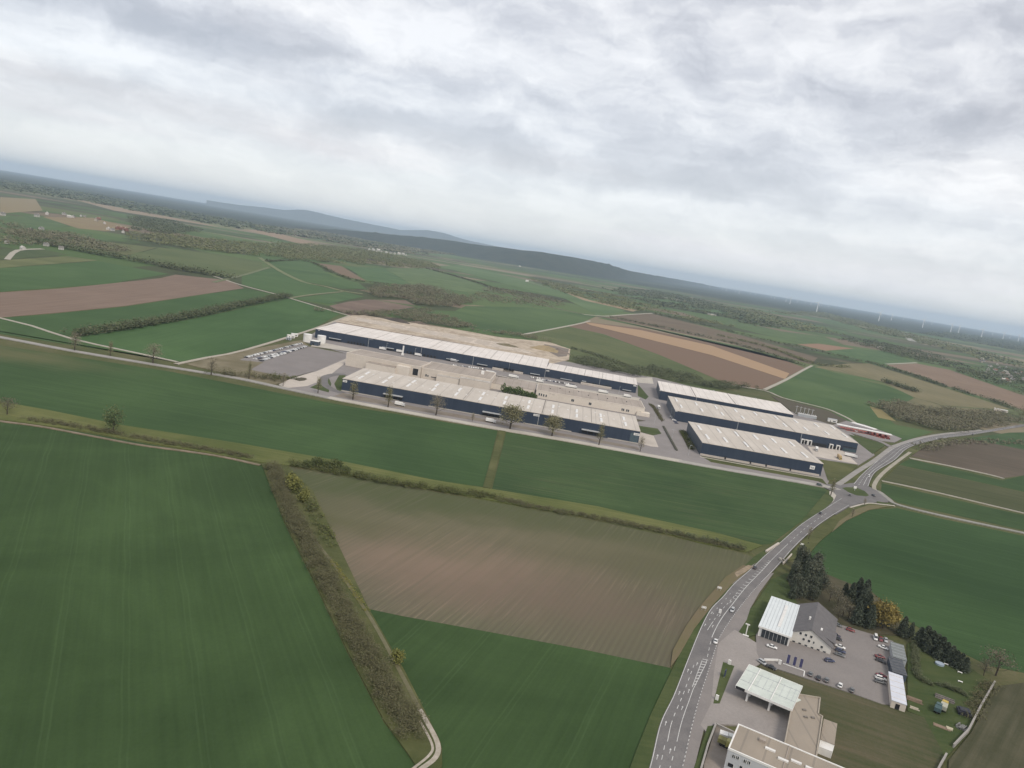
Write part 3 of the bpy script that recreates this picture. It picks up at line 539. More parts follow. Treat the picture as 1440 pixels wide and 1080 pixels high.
track([(1195, 714), (1220, 708), (1240, 709.5), (1258, 711.5)], 1.6, PALE, 8)
sheet('verge', [(1135, 782), (1100, 790), (1118, 771), (1154, 737), (1195, 713), (1222, 708), (1258, 712), (1222, 716), (1189, 731), (1152, 762)], MV, 3)
sheet('verge', [(1222, 683), (1232, 665), (1259, 648), (1277, 632), (1300, 623), (1330, 617), (1302, 627), (1281, 641), (1264, 653), (1242, 672), (1234, 688)], MV, 3)
sheet('verge', [(1186, 680), (1206, 665), (1232, 648.5), (1256, 630), (1262, 628), (1243, 641), (1214, 665), (1200, 680)], MV, 4)

# commercial plots in the foreground
sheet('lot', [(1063, 893), (1068, 886), (1110, 900), (1166, 918), (1172, 903), (1163, 882), (1172, 876), (1225, 892), (1256, 902), (1256, 945), (1254, 992), (1240, 990.5), (1200, 976), (1160, 963), (1130, 953), (1090, 940), (1070, 933), (1064, 918)], LOT, 5)
sheet('forecourt', [(1010, 905), (1033, 886), (1045, 893), (1068, 907), (1064, 918), (1070, 933), (1048, 945), (1125, 975), (1110, 1043), (1085, 1045), (1038, 1020), (1004, 1019), (993, 1030), (985, 1020), (1000, 990), (1004, 945)], plain('forecourt_concrete', (.30, .275, .26), (.235, .215, .205), .06, .9, .2, fine=1.0), 5.5)
sheet('lawn', [(1030, 880), (1045, 866), (1061, 850), (1085, 815), (1106, 806), (1128, 815), (1125, 850), (1095, 845), (1075, 882), (1064, 892), (1047, 897), (1034, 889)], MG, 4)
sheet('lawn', [(1016.7, 931.7), (1032.5, 937.5), (1011.7, 990), (1003, 990)], MG, 7)
sheet('lawn', [(1070, 934), (1090, 941), (1130, 954), (1160, 964), (1200, 977), (1240, 991), (1254, 993), (1300, 1010), (1330, 1065), (1290, 1180), (1090, 1160), (1095, 1050), (1112, 1000), (1060, 950)], field_mat('rough_lawn', (.052, .068, .028), (.10, .085, .055), ang=gang((1130, 954), (1240, 991)), big=.025, streak=.3), 4)
sheet('lawn', [(1285, 905), (1350, 930), (1398, 962), (1362, 1030), (1330, 1066), (1300, 1010), (1276, 1000), (1276, 905)], field_mat('garden_lawn', (.042, .068, .024), (.070, .082, .034), big=.03), 4.5)
sheet('lawn', [(1105, 812), (1145, 800), (1180, 815), (1225, 832), (1262, 864), (1270, 893), (1225, 892), (1172, 876), (1150, 849), (1121, 849)], field_mat('grove_floor', (.055, .058, .030), (.085, .075, .050), big=.05), 4)
sheet('waste_ground', [(1400, 966), (1440, 960), (1600, 1010), (1600, 1200), (1330, 1200), (1334, 1070), (1366, 1030)], field_mat('waste', (.052, .056, .030), (.085, .080, .052), big=.03, ang=gang((1340, 1075), (1390, 990)), streak=.4), 4)
sheet('soil_yard', [(1007, 1022), (1035, 1030), (1024, 1056), (1010, 1110), (985, 1110), (990, 1075)], plain('yard_soil', (.19, .165, .14), (.24, .21, .185), .2), 6.5)
sheet('lawn', [(995, 1022), (1004, 1021), (983, 1085), (972, 1120), (966, 1110)], MG, 7)

sheet('dry_grass', [(1058, 798), (1030, 821), (1000, 854), (976, 885), (955, 922), (943, 938), (946, 915), (965, 880), (985, 852), (1020, 812), (1045, 795)], field_mat('dry_edge', (.17, .135, .09), (.115, .105, .055), ang=gang((943, 938), (1000, 854)), big=.05, streak=.4), 5)
sheet('bare_soil', [(1033, 806), (1052, 795), (1060, 797), (1046, 806), (1036, 812)], plain('sand', (.30, .235, .165), (.20, .16, .11), .3), 6)
sheet('dry_grass', [(1205, 716), (1222, 710), (1250, 712), (1222, 717), (1190, 732), (1170, 748), (1180, 733)], field_mat('dry_edge_2', (.17, .145, .09), (.11, .105, .055), big=.05), 5)
# ------------------------------------------------------------------ far hills: earth raised to their real height
def hill(name, line, depth, m, seed, rough=.12):
    rs = np.random.default_rng(seed); cols = []; prof = [(-1, 0), (-.72, .28), (-.45, .62), (-.2, .9), (0, 1), (.35, .8), (.7, .4), (1, 0)]
    P_ = spline([np.array([x, by, ty]) for x, by, ty in line], 8); b = MB()
    for x, by, ty in P_:
        g0 = at(x, by); d0 = np.linalg.norm(g0); u = g0/d0; d1 = d0+depth
        a, f, d = ray(x, ty); h = CAMH + d*d1/math.hypot(a, f)
        j = rs.normal(0, rough, len(prof))
        cols.append([(*(u*(d1+e*depth)), max(-2.0, h*q*(1+(j[i] if abs(e) not in (0, 1) else j[i]*.15)) - (2 if q == 0 else 0))) for i, (e, q) in enumerate(prof)])
    n = len(prof); b.add([p for c in cols for p in c], [(i*n+k, (i+1)*n+k, (i+1)*n+k+1, i*n+k+1) for i in range(len(cols)-1) for k in range(n-1)])
    o = b.build(name, m, smooth=True); o['kind'] = 'structure'; return o
def hillmat(name, c1, c2, sc):
    m, t = newmat(name); o = t.n('ShaderNodeTexCoord').outputs['Object']
    finish(t, t.ramp(t.noise(o, sc, 8, .68), [(.38, c1), (.62, c2)]), .95, .1); return m
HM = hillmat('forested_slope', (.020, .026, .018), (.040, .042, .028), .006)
hill('hills', [(395, 320, 319), (440, 326, 321), (490, 333, 324), (540, 341, 328.5), (600, 350, 334), (680, 364, 345), (760, 378, 354), (840, 389, 368.5), (880, 393, 379.5), (917, 396, 386.5), (960, 400, 394), (1010, 406, 404)], 1300, HM, 3)
FH = hillmat('hazed_far_hill', (.085, .092, .088), (.11, .118, .108), .002)  # forest paled to grey, distance haze painted into the colour
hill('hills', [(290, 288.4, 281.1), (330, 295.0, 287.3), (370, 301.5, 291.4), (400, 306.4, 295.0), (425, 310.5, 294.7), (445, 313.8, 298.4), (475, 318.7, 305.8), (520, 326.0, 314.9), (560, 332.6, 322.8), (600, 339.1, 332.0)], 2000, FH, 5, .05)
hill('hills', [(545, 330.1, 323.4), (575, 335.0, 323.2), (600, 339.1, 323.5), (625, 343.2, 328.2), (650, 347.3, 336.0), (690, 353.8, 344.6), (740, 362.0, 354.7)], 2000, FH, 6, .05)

# ------------------------------------------------------------------ woods and hedges nobody could count
WB = leaf_mat('bare_wood', [(0.084, 0.076, 0.054), (0.113, 0.102, 0.071), (0.097, 0.102, 0.056), (0.130, 0.118, 0.082)])
WO = leaf_mat('olive_wood', [(0.076, 0.083, 0.041), (0.097, 0.106, 0.047), (0.113, 0.120, 0.054), (0.113, 0.104, 0.064)])
WD = leaf_mat('dark_wood', [(0.052, 0.063, 0.036), (0.067, 0.078, 0.041), (0.080, 0.083, 0.050)])
HB = leaf_mat('hedge_twigs', [(0.066, 0.062, 0.036), (0.078, 0.073, 0.042), (0.071, 0.074, 0.035), (0.085, 0.078, 0.048)])
HG = leaf_mat('hedge_green', [(0.040, 0.050, 0.019), (0.061, 0.073, 0.026), (0.086, 0.092, 0.032), (0.058, 0.053, 0.033)])
wood('woodland', [(800, 507), (835, 506), (872, 521), (920, 517), (1000, 537), (1062, 547), (1030, 551), (917, 531.5), (892, 530), (820, 515)], WD, 6.5, 4.6, 9, 30, 2.2, 'dark bare wood along the back of the rear warehouses')
wood('woodland', [(1223, 570), (1265, 568), (1336, 577), (1400, 582), (1421, 591), (1407, 601), (1336, 610), (1312, 604), (1262, 591), (1246, 579)], WB, 7.5, 5.5, 10, 30, 2.6, 'brown bare wood beside the bend of the main road')
wood('woodland', [(1407, 601), (1425, 588), (1600, 590), (1600, 570), (1440, 577), (1430, 596)], WB, 9, 6, 10, 22, 2.8, 'brown trees beyond the shed at the right edge')
wood('woodland', [(515, 411), (550, 403), (600, 404), (640, 415), (667, 424), (640, 433), (590, 430), (570, 421), (530, 419)], WB, 10, 7, 11, 24, 3.4, 'dark copse between the ploughed field and green slopes')
wood('woodland', [(175, 329), (250, 333), (340, 342), (440, 345), (520, 353), (600, 369), (615, 374), (610, 378), (540, 375), (480, 371), (370, 362), (250, 348), (200, 340)], WO, 22, 15, 13, 16, 7, 'long wooded band across the middle of the left slopes')
wood('woodland', [(430, 436), (500, 440), (560, 438), (600, 436), (690, 467), (740, 472), (800, 489), (770, 480), (640, 461), (560, 449)], WB, 8, 5.5, 7, 20, 2.6, 'bare scrub along the back of the building site')
wood('woodland', [(0, 310), (40, 325), (100, 330), (140, 342), (180, 350), (160, 356), (60, 345), (0, 348)], WB, 17, 12, 11, 18, 5, 'bare trees round the hamlet at the left edge')
wood('woodland', [(190, 306), (240, 311), (280, 325), (240, 331), (190, 325)], WD, 28, 18, 14, 14, 9, 'dark wood right of the red roofed farm')
wood('woodland', [(745, 392), (800, 402), (850, 413), (905, 427), (960, 444), (1040, 462), (1000, 458), (917, 440), (870, 434), (800, 414)], WO, 30, 19, 11, 12, 9, 'olive scrub beyond the long green slope')
wood('woodland', [(860, 405), (920, 409), (1000, 425), (1060, 445), (1100, 463), (1050, 456), (960, 437), (900, 425)], WD, 45, 28, 13, 10, 15, 'dark woods in the middle of the far plain')
wood('woodland', [(1183, 477), (1230, 480), (1290, 494), (1336, 508), (1370, 520), (1410, 545), (1370, 533), (1336, 518), (1284, 506), (1210, 486)], WD, 26, 18, 13, 16, 8, 'dark wood between the far fields and the village')
wood('woodland', [(1090, 440), (1160, 447), (1230, 468), (1290, 480), (1380, 505), (1440, 520), (1440, 512), (1340, 484), (1250, 462), (1160, 440)], WO, 48, 30, 12, 10, 15, 'hazy olive woods before the wind turbines')
wood('woodland', [(1300, 470), (1440, 495), (1600, 530), (1600, 512), (1440, 482), (1340, 468)], WD, 70, 42, 14, 9, 24, 'far blue woods below the right hand turbines')
wood('woodland', [(1370, 515), (1440, 520), (1520, 545), (1520, 580), (1430, 552), (1405, 538)], WD, 24, 13, 10, 14, 6, 'dark trees among the village roofs')
wood('woodland', [(0, 252), (120, 272), (260, 299), (400, 322), (540, 344), (560, 352), (400, 331), (260, 309), (120, 283), (0, 266)], WD, 95, 60, 15, 9, 34, 'dark forest across the far left plain')
wood('woodland', [(350, 316), (450, 326), (560, 346), (640, 358), (560, 356), (440, 336)], WB, 60, 38, 13, 9, 22, 'brown forest edge below the long ridge')
wood('woodland', [(690, 404), (745, 412), (790, 424), (770, 434), (700, 425), (655, 421)], WB, 20, 11, 6, 10, 5, 'low brown scrub beside the far green field')
wood('woodland', [(1000, 430), (1060, 436), (1130, 455), (1180, 470), (1120, 464), (1050, 448)], WO, 50, 30, 10, 9, 15, 'scattered scrub on the far plain')
hedge('tree_belt', [(50, 341), (110, 353), (180, 366), (250, 379), (325, 392)], 26, WD, 9, 7.5, 11, 20, 3.6, 'dark tree belt on the edge of the left ploughed field')
hedge('tree_belt', [(103, 472), (180, 461), (260, 447), (340, 430), (405, 417)], 16, WD, 4.5, 4.2, 7.5, 26, 1.9, 'dark tree belt slanting between two green fields')
hedge('hedgerow', [(600, 378), (652, 392), (705, 409)], 10, WD, 7, 5, 6, 14, 3.2, 'thin hedge beside the far soil track')
hedge('hedgerow', [(372, 368), (432, 368), (480, 389), (520, 398), (560, 402)], 9, WD, 7, 5.5, 6, 14, 3, 'hedge round the far brown strip')
hedge('hedgerow', [(855, 446), (940, 463), (1040, 486), (1132, 515)], 8, WD, 6, 4.5, 6, 16, 2.6, 'dark hedge above the straw coloured field')
hedge('hedgerow', [(917, 441), (980, 455), (1040, 470), (1100, 484), (1160, 497), (1218, 510)], 9, WD, 7, 5, 7, 14, 3, 'long hedge across the far right fields')
hedge('hedgerow', [(1218, 509), (1260, 521), (1300, 534), (1331, 545)], 9, WD, 6, 4.8, 7, 16, 2.8, 'hedge on the upper edge of the olive field')
hedge('hedgerow', [(1338, 547), (1370, 557), (1400, 566), (1426, 575)], 9, WD, 6, 5, 8, 16, 2.8, 'hedge leading to the shed at the right edge')
hedge('hedgerow', [(1243, 537), (1265, 544), (1289, 552)], 15, WD, 4.5, 5, 8, 22, 2.2, 'dark isolated hedge in the olive field')
hedge('hedgerow', [(800, 489), (850, 503), (890, 518), (870, 512), (830, 497)], 6, WD, 4, 3.5, 4, 16, 1.8, 'hedge curving over the slope behind the mound')
hedge('hedgerow', [(1010, 472), (1080, 489), (1145, 512), (1195, 517)], 14, WO, 6, 5, 6, 14, 2.6, 'olive hedge behind the right green field')
hedge('scrub', [(1290, 632), (1340, 622), (1440, 622), (1500, 628)], 22, WB, 7, 3, 2.2, 12, 2.0, 'low brown scrub on the bare field by the road')
hedge('brush', [(-200, 557), (0, 590-6), (100, 599), (200, 617), (300, 634), (385, 650)], 7, HB, 2.0, 1.7, 2.0, 36, .55, 'brown reeds along the ditch on the left', gaps=.25)
hedge('brush', [(412, 653), (480, 666), (560, 681), (640, 692), (700, 701)], 8, HG, 1.9, 1.9, 2.8, 44, .6, 'green and brown bushes along the ditch by the fallow field')
hedge('brush', [(700, 702), (760, 715), (850, 731), (920, 745), (985, 760), (1048, 774)], 7, HB, 1.8, 1.6, 1.9, 40, .5, 'brown reeds along the ditch nearest the road')
hedge('brush', [(950, 751), (980, 758), (1010, 764), (1045, 772)], 5, WD, 2.6, 2.2, 3.2, 44, .75, 'dark bushes at the ditch end beside the bridge')
hedge('tree_belt', [(382, 655), (396, 692), (418, 738), (446, 790), (483, 862), (523, 934), (557, 994), (584, 1038)], 8, HB, 1.7, 1.9, 3.9, 115, .38, 'bushy brown tree belt beside the big green field')
hedge('brush', [(404, 668), (440, 720), (470, 770)], 6, HG, 3.2, 2.3, 3.0, 36, .8, 'green bushes on the right side of the brown belt')
hedge('tall_grass', [(465, 788), (490, 822), (515, 860)], 2.5, leaf_mat('yellow_bloom', [(.10, .10, .03), (.13, .125, .036)]), 1.2, .8, .8, 16, .4, 'yellow flowering verge beside the brown belt', 'flowers')
hedge('garden_hedge', [(1285, 905), (1287, 925), (1289, 945), (1294, 957), (1308, 963)], 2.2, WD, .9, 1.2, 2.2, 60, .4, 'dark clipped hedge round the garden lawn')
hedge('garden_hedge', [(1317, 964), (1332, 967), (1345, 973), (1359, 979)], 2.2, WD, .9, 1.2, 2.0, 60, .4, 'dark clipped hedge below the garden lawn')
hedge('brush', [(300, 526), (330, 528), (360, 531), (395, 536)], 14, HB, 3.4, 2.6, 5, 26, .9, 'bare bushes before the remote car park')
hedge('brush', [(380, 529), (395, 533), (412, 534)], 9, HG, 2.6, 2.4, 4, 30, .9, 'green bushes at the corner of the remote car park')
hedge('brush', [(915, 569), (924, 580), (931, 592)], 4, HB, 2.0, 1.5, 1.6, 26, .7, 'low shrubs in the bed by the estate road')
hedge('brush', [(958, 607), (966, 618), (974, 632)], 6, HG, 2.2, 1.8, 2.2, 26, .8, 'low shrubs beside the front right warehouse')
hedge('brush', [(1362, 1012), (1378, 985), (1394, 962)], 6, HB, 2, 1.6, 2.2, 46, .5, 'bare bushes along the diagonal garden wall')
# ------------------------------------------------------------------ buildings
def clad(name, c1, c2):                         # ribbed metal cladding with slightly different panels
    m, t = newmat(name); o = t.n('ShaderNodeTexCoord').outputs['Object']
    f = t.noise(t.v('MULTIPLY', o, (.28, .28, .015)), 1.0, 3, .6)
    g_ = t.noise(o, .05, 3); f = t.m('ADD', t.m('MULTIPLY', f, .6), t.m('MULTIPLY', g_, .4))
    s_ = t.n('ShaderNodeSeparateXYZ', {0: o}).outputs
    rib = t.m('SINE', t.m('MULTIPLY', t.m('ADD', s_[0], s_[1]), 9.0))
    finish(t, t.ramp(f, [(.36, c1), (.64, c2)]), .5, .4, bump=rib, bstr=.25, bdist=.04); return m
def roofmat(name, c1, c2, seam=6.0, stain=.03):
    m, t = newmat(name); o = t.n('ShaderNodeTexCoord').outputs['Object']
    s_ = t.n('ShaderNodeSeparateXYZ', {0: o}).outputs
    f = t.m('ADD', t.m('MULTIPLY', t.noise(t.v('MULTIPLY', o, (1, .22, 1)), .12, 5, .65), .6), t.m('MULTIPLY', t.noise(o, stain, 4, .6), .4))
    col = t.ramp(f, [(.36, c1), (.64, c2)])
    y = t.m('ABSOLUTE', t.m('SUBTRACT', t.m('FLOORED_MODULO', s_[0], seam), seam/2))
    k = t.m('LESS_THAN', y, .32)
    col = t.mix(t.m('MULTIPLY', k, .32), col, (.12, .11, .10))
    pool = t.ramp(t.noise(t.v('ADD', o, (40, 3, 0)), .045, 4, .7), [(.58, (0, 0, 0)), (.70, (1, 1, 1))])
    col = t.mix(t.m('MULTIPLY', pool, .22), col, (.24, .21, .18))
    finish(t, col, .75, .3); return m
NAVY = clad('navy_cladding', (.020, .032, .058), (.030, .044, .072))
SLATE = clad('slate_and_lit_end_cladding', (.045, .060, .085), (.060, .078, .105))  # on the hall ends this paler tone paints in the light they catch
ROOFL = roofmat('light_roof', (.52, .475, .425), (.43, .39, .345), 12.0)
ROOFW = roofmat('white_roof', (.68, .635, .60), (.56, .52, .485), 9.0)
ROOFG = roofmat('grey_roof', (.47, .435, .40), (.38, .35, .315), 9.0)
ROOFB = roofmat('brown_roof', (.36, .31, .27), (.28, .24, .205), 9.0)
ROOFT = roofmat('felt_roof', (.31, .265, .215), (.255, .22, .18), 7.0, .06)
BEIGE = plain('beige_render', (.60, .54, .475), (.50, .45, .395), .06, .85, fine=.5)
CREAM = plain('cream_render', (.66, .60, .53), (.57, .515, .45), .06, .85, fine=.5)
WHITE = plain('white_paint', (.76, .75, .73), (.64, .63, .61), .25, .6)
LGREY = plain('grey_panel', (.42, .44, .46), (.35, .37, .39), .2, .6)
DARK = plain('dark_opening', (.018, .019, .022), (.03, .03, .034), .5, .5)
GLASS = plain('window_glass', (.022, .028, .036), (.045, .052, .06), .6, .12, .6)
SKYL = plain('skylight_sheet', (.70, .685, .66), (.60, .59, .57), .4, .35, .5)
METAL = plain('galvanised', (.46, .47, .48), (.36, .37, .38), 1.0, .45, .5)
SEAM = plain('roof_seam', (.16, .145, .13), (.22, .20, .18), .3)
class Bld:
    """a building in its own frame: origin at the front left corner, x along the front, y to the back"""
    def __init__(s, name, FL, FR, BL, h, label, cat, group=None, W=None):
        a, b_, c = at(*FL, h), at(*FR, h), (at(*BL, h) if BL else None)
        u = b_-a; s.L = float(np.linalg.norm(u)); s.u = u/s.L; s.v = np.array([-s.u[1], s.u[0]])
        s.W = float(W if W else (c-a)@s.v); s.h = h; s.o = a
        s.root = empty(name, (a[0], a[1], 0), math.atan2(s.u[1], s.u[0]), label, cat, group)
    def roof(s, px, py, z=None):                # photo pixel on a level plane -> local x, y
        d = at(px, py, s.h if z is None else z)-s.o; return float(d@s.u), float(d@s.v)
    def front(s, px, py, y=0.0):                # photo pixel on the front wall (or a plane behind it) -> local x, z
        a, f, d = ray(px, py); k = ((s.o + s.v*y)@s.v)/(np.array([a, f])@s.v)
        return float((np.array([a, f])*k-s.o)@s.u), CAMH+d*k
    def part(s, name, fn, m, parent=None): b = MB(); fn(b); return b.build(name, m, parent or s.root)
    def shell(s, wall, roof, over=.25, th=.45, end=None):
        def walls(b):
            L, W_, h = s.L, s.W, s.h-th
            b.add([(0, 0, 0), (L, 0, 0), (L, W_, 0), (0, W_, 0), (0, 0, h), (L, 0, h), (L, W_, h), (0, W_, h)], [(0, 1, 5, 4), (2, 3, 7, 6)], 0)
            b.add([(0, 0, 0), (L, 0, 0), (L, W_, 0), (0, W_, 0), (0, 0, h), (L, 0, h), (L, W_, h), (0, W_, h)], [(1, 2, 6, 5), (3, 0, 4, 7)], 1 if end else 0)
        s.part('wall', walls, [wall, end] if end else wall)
        s.rf = s.part('roof', lambda b: b.box(-over, s.L+over, -over, s.W+over, s.h-th+.003, s.h), [roof])
    def fascia(s, m, t=.5, hh=1.0, over=.3):    # a band round the roof edge
        def fn(b):
            L, W_ = s.L, s.W; o_, i = over+.02, over-t
            z0, z1 = s.h-hh, s.h+.25
            b.box(-o_, L+o_, -o_, -i, z0, z1); b.box(-o_, L+o_, W_+i, W_+o_, z0, z1)
            b.box(-o_, -i, -i, W_+i, z0, z1-.003); b.box(L+i, L+o_, -i, W_+i, z0, z1-.003)
        return s.part('fascia', fn, m)
    def skylight(s, px, py, l=9.0, w_=1.7):
        x, y = s.roof(px, py)
        return s.part('skylight', lambda b: b.prism([(y-l/2, s.h-.02), (y-l/2, s.h+.25), (y-l/2+.3, s.h+.6), (y+l/2-.3, s.h+.6), (y+l/2, s.h+.25), (y+l/2, s.h-.02)], x-w_/2, x+w_/2), SKYL)
    def sign(s, x0, y0, x1, y1):                # pale square board with a dark emblem too small to read
        xa, za = s.front(x0, y0); xb, zb = s.front(x1, y1); za, zb = max(za, zb), min(za, zb)
        p = s.part('sign', lambda b: b.box(xa, xb, -.32, -.06, zb, za), WHITE)
        w_, hh = xb-xa, za-zb
        def mark(b):
            b.box(xa+.18*w_, xa+.30*w_, -.36, -.325, zb+.42*hh, zb+.72*hh); b.box(xa+.36*w_, xa+.62*w_, -.36, -.325, zb+.38*hh, zb+.52*hh)
            b.box(xa+.66*w_, xa+.84*w_, -.36, -.325, zb+.34*hh, zb+.60*hh); b.box(xa+.2*w_, xa+.8*w_, -.36, -.325, zb+.2*hh, zb+.26*hh)
        s.part('emblem', mark, SLATE, p); return p
    def canopy(s, x0, y0, x1, y1, d=3.0, m=None, docks=True):
        xa, za = s.front(x0, y0); xb, zb = s.front(x1, y1); z = (za+zb)/2
        c = s.part('canopy', lambda b: b.box(xa, xb, -d, -.01, z-.5, z), m or LGREY)
        if docks:
            n = max(2, int((xb-xa)/4.5)); st = (xb-xa)/n
            for i in range(n): s.part('dock_door', lambda b, i=i: b.box(xa+st*i+.5, xa+st*(i+1)-.5, -.12, -.01, .9, min(z-.8, 4.6)), DARK)
        return c
    def pipe(s, px, py):
        x, z = s.front(px, py)
        return s.part('downpipe', lambda b: b.box(x-.18, x+.18, -.36, -.01, 0, s.h-.5), METAL)
    def windows(s, boxes, m=GLASS, y=0.0, name='window'):
        for x0, y0, x1, y1 in boxes:
            xa, za = s.front(x0, y0, y); xb, zb = s.front(x1, y1, y)
            w_ = max(xb-xa, .9); hh = max(za-zb, .9); xm, zm = (xa+xb)/2, (za+zb)/2
            f = s.part(name, lambda b: b.box(xm-w_/2, xm+w_/2, y-.10, y+.02, zm-hh/2, zm+hh/2), m)
            s.part('frame', lambda b: (b.box(xm-w_/2-.12, xm-w_/2, y-.14, y+.02, zm-hh/2-.12, zm+hh/2+.12), b.box(xm+w_/2, xm+w_/2+.12, y-.14, y+.02, zm-hh/2-.12, zm+hh/2+.12)), WHITE, f)
    def seam(s, fx, w_=.5):
        s.part('roof_seam', lambda b: b.box(s.L*fx-w_/2, s.L*fx+w_/2, 0, s.W, s.h-.02, s.h+.12), SEAM)
    def plinth(s, x0=0.0, x1=None, d=.8, hh=.7, m=None):
        s.part('plinth', lambda b: b.box(x0, x1 or s.L, -d, -.012, 0, hh), m or PALE)
GW = 'blue industrial halls of the estate'
def Z9(ox, oy, s=9.0): return lambda x, y: (ox+x/s, oy+y/s)

# front right hall
g_ = Bld('warehouse', (988, 622), (1158, 652), (965.5, 592), 11.6, 'front right navy warehouse with two rows of strip skylights and one square sign', 'warehouse', GW)
g_.shell(NAVY, ROOFL, end=SLATE)
q = Z9(880, 510, 4.5)
for x, y in ((465, 412), (588, 432), (700, 452), (820, 472), (935, 495), (1050, 515)): g_.skylight(*q(x, y), 19, 2.2)
for x, y in ((515, 470), (630, 490), (760, 518), (885, 540), (1000, 558), (1130, 585)): g_.skylight(*q(x, y), 19, 2.2)
g_.sign(1139.5, 654.3, 1145, 660.5); g_.seam(.43)
for f0, f1 in ((.0, .20), (.215, .41), (.425, .54), (.555, .74), (.755, .985)): g_.plinth(g_.L*f0, g_.L*f1, 1.2, 1.5, CONC)
for f0 in (.2075, .4175, .5475, .7475): g_.part('side_door', lambda b: b.box(g_.L*f0-.7, g_.L*f0+.7, -.2, -.01, 0, 2.6), DARK)
# middle right hall
f_ = Bld('warehouse', (950, 577), (1207, 623), (936, 556), 11.3, 'longest of the three right navy warehouses, with dock gates at its far end', 'warehouse', GW)
f_.shell(NAVY, ROOFL, end=SLATE)
for x, y in ((320, 238), (445, 262), (570, 283), (695, 305), (820, 325), (950, 350), (1075, 372), (1205, 397), (1310, 412), (350, 277), (480, 300), (610, 325), (740, 348), (873, 372), (1005, 395), (1137, 420), (1270, 445), (1385, 462)): f_.skylight(*q(x, y), 18, 2.1)
f_.seam(.32); f_.seam(.66); f_.pipe(1037, 600); f_.pipe(1126.5, 615)
f_.sign(949.5, 577.5, 952.5, 579)
r7 = Z9(1080, 550, 7.2)
for x in (345, 375, 415, 632, 702):             # white framed gates
    xa, _ = f_.front(*r7(x, 530+(x-345)*.14))
    fr = f_.part('dock_gate', lambda b: (b.box(xa-1.9, xa-1.2, -2.2, -.01, 0, 5.4), b.box(xa+1.2, xa+1.9, -2.2, -.01, 0, 5.4), b.box(xa-1.2, xa+1.2, -2.2, -.01, 4.6, 5.4)), WHITE)
    f_.part('door_leaf', lambda b: b.box(xa-1.15, xa+1.15, -.25, -.02, .8, 4.5), DARK, fr)
for x in (450, 470, 490, 515, 535, 555, 575, 655, 675, 735):
    xa, _ = f_.front(*r7(x, 555+(x-450)*.14)); f_.part('dock_door', lambda b: b.box(xa-1.1, xa+1.1, -.3, -.01, .5, 3.6), DARK)
xa, za = f_.front(*r7(760, 540)); f_.part('window_band', lambda b: b.box(xa, f_.L-1, -.1, -.01, 4.2, 5.6), GLASS)
xa, za = f_.front(*r7(760, 600)); f_.part('office_glazing', lambda b: b.box(xa, f_.L-.5, -.12, -.01, .6, 3.2), plain('teal_glass', (.035, .065, .075), (.06, .09, .10), .5, .15, .6))
# rear right hall
e_ = Bld('warehouse', (929, 549), (1116, 583), (917, 534), 11.5, 'rearmost right navy warehouse with a plain pale roof and no skylights', 'warehouse', GW)
e_.shell(NAVY, ROOFW, end=SLATE); e_.seam(.27, .9); e_.seam(.57, .9); e_.pipe(979, 562)
e_.sign(927.5, 548.2, 931, 549.8)
for x in (.1, .2, .34, .46, .66, .8): e_.part('smoke_vent', lambda b: b.box(e_.L*x-1, e_.L*x+1, e_.W*.96, e_.W*.96+1.6, 11.45, 12.3), METAL)
# long rear halls
a1 = Bld('warehouse', (444, 462), (768, 518), (471.7, 453.5), 12.0, 'very long white roofed navy warehouse behind the beige factory halls', 'warehouse', GW)
a1.shell(NAVY, ROOFW, end=SLATE)
for k in (.13, .26, .36, .5, .64, .76, .88): a1.seam(k, .35)
p9 = Z9(420, 430); p5 = Z9(560, 450); p6 = Z9(680, 480); p8 = Z9(820, 510)
for x, y in ((885, 460),): a1.pipe(*p9(x, y))
for x, y in ((295, 380), (950, 500), (1405, 590)): a1.pipe(*p5(x, y))
a1.pipe(*p6(325, 320)); a1.pipe(*p6(775, 420))
a1.canopy(*p9(390, 400), *p9(540, 425)); a1.canopy(*p9(1060, 515), *p9(1210, 542)); a1.canopy(*p5(610, 485), *p5(770, 508)); a1.canopy(*p5(1000, 548), *p5(1130, 572)); a1.canopy(*p6(590, 400), *p6(715, 420))
a1.sign(*p9(248, 305), *p9(270, 316)); a1.sign(*p9(900, 424), *p9(945, 434))
def docks(B, P0, P1, n):
    (xa, _), (xb, _) = B.front(*P0), B.front(*P1)
    for i in range(n):
        x = xa+(xb-xa)*(i+.5)/n; B.part('dock_door', lambda b: b.box(x-1.25, x+1.25, -.35, -.01, .4, 3.4), DARK)
docks(a1, p9(610, 480), p9(840, 520), 6); docks(a1, p5(90, 445), p5(480, 500), 9)
def platform(B, P0, P1, n):                     # concrete loading ramp with dark dock shelters behind
    (xa, _), (xb, _) = B.front(*P0), B.front(*P1)
    B.part('loading_ramp', lambda b: b.box(xa, xb, -7.5, -2.6, 0, 2.4), CONC); docks(B, P0, P1, n)
platform(a1, p5(1190, 650), p5(1460, 690), 7); platform(a1, p6(250, 400), p6(495, 445), 5)
a2 = Bld('warehouse', (768, 518), (896, 541), (770, 509.8), 11.0, 'shorter white roofed navy warehouse continuing the long rear hall', 'warehouse', GW)
a2.shell(NAVY, ROOFW, end=SLATE)
for k in (.2, .42, .62): a2.seam(k, .35)
a2.pipe(*p8(210, 240)); a2.sign(*p6(795, 362), *p6(830, 384)); a2.sign(*p8(640, 282), *p8(672, 304))
a2.canopy(*p6(975, 462), *p6(1120, 492)); a2.canopy(*p6(1245, 495), *p6(1300, 505)); a2.canopy(*p8(500, 332), *p8(610, 355))
platform(a2, p6(1225, 560), p8(350, 360), 9)
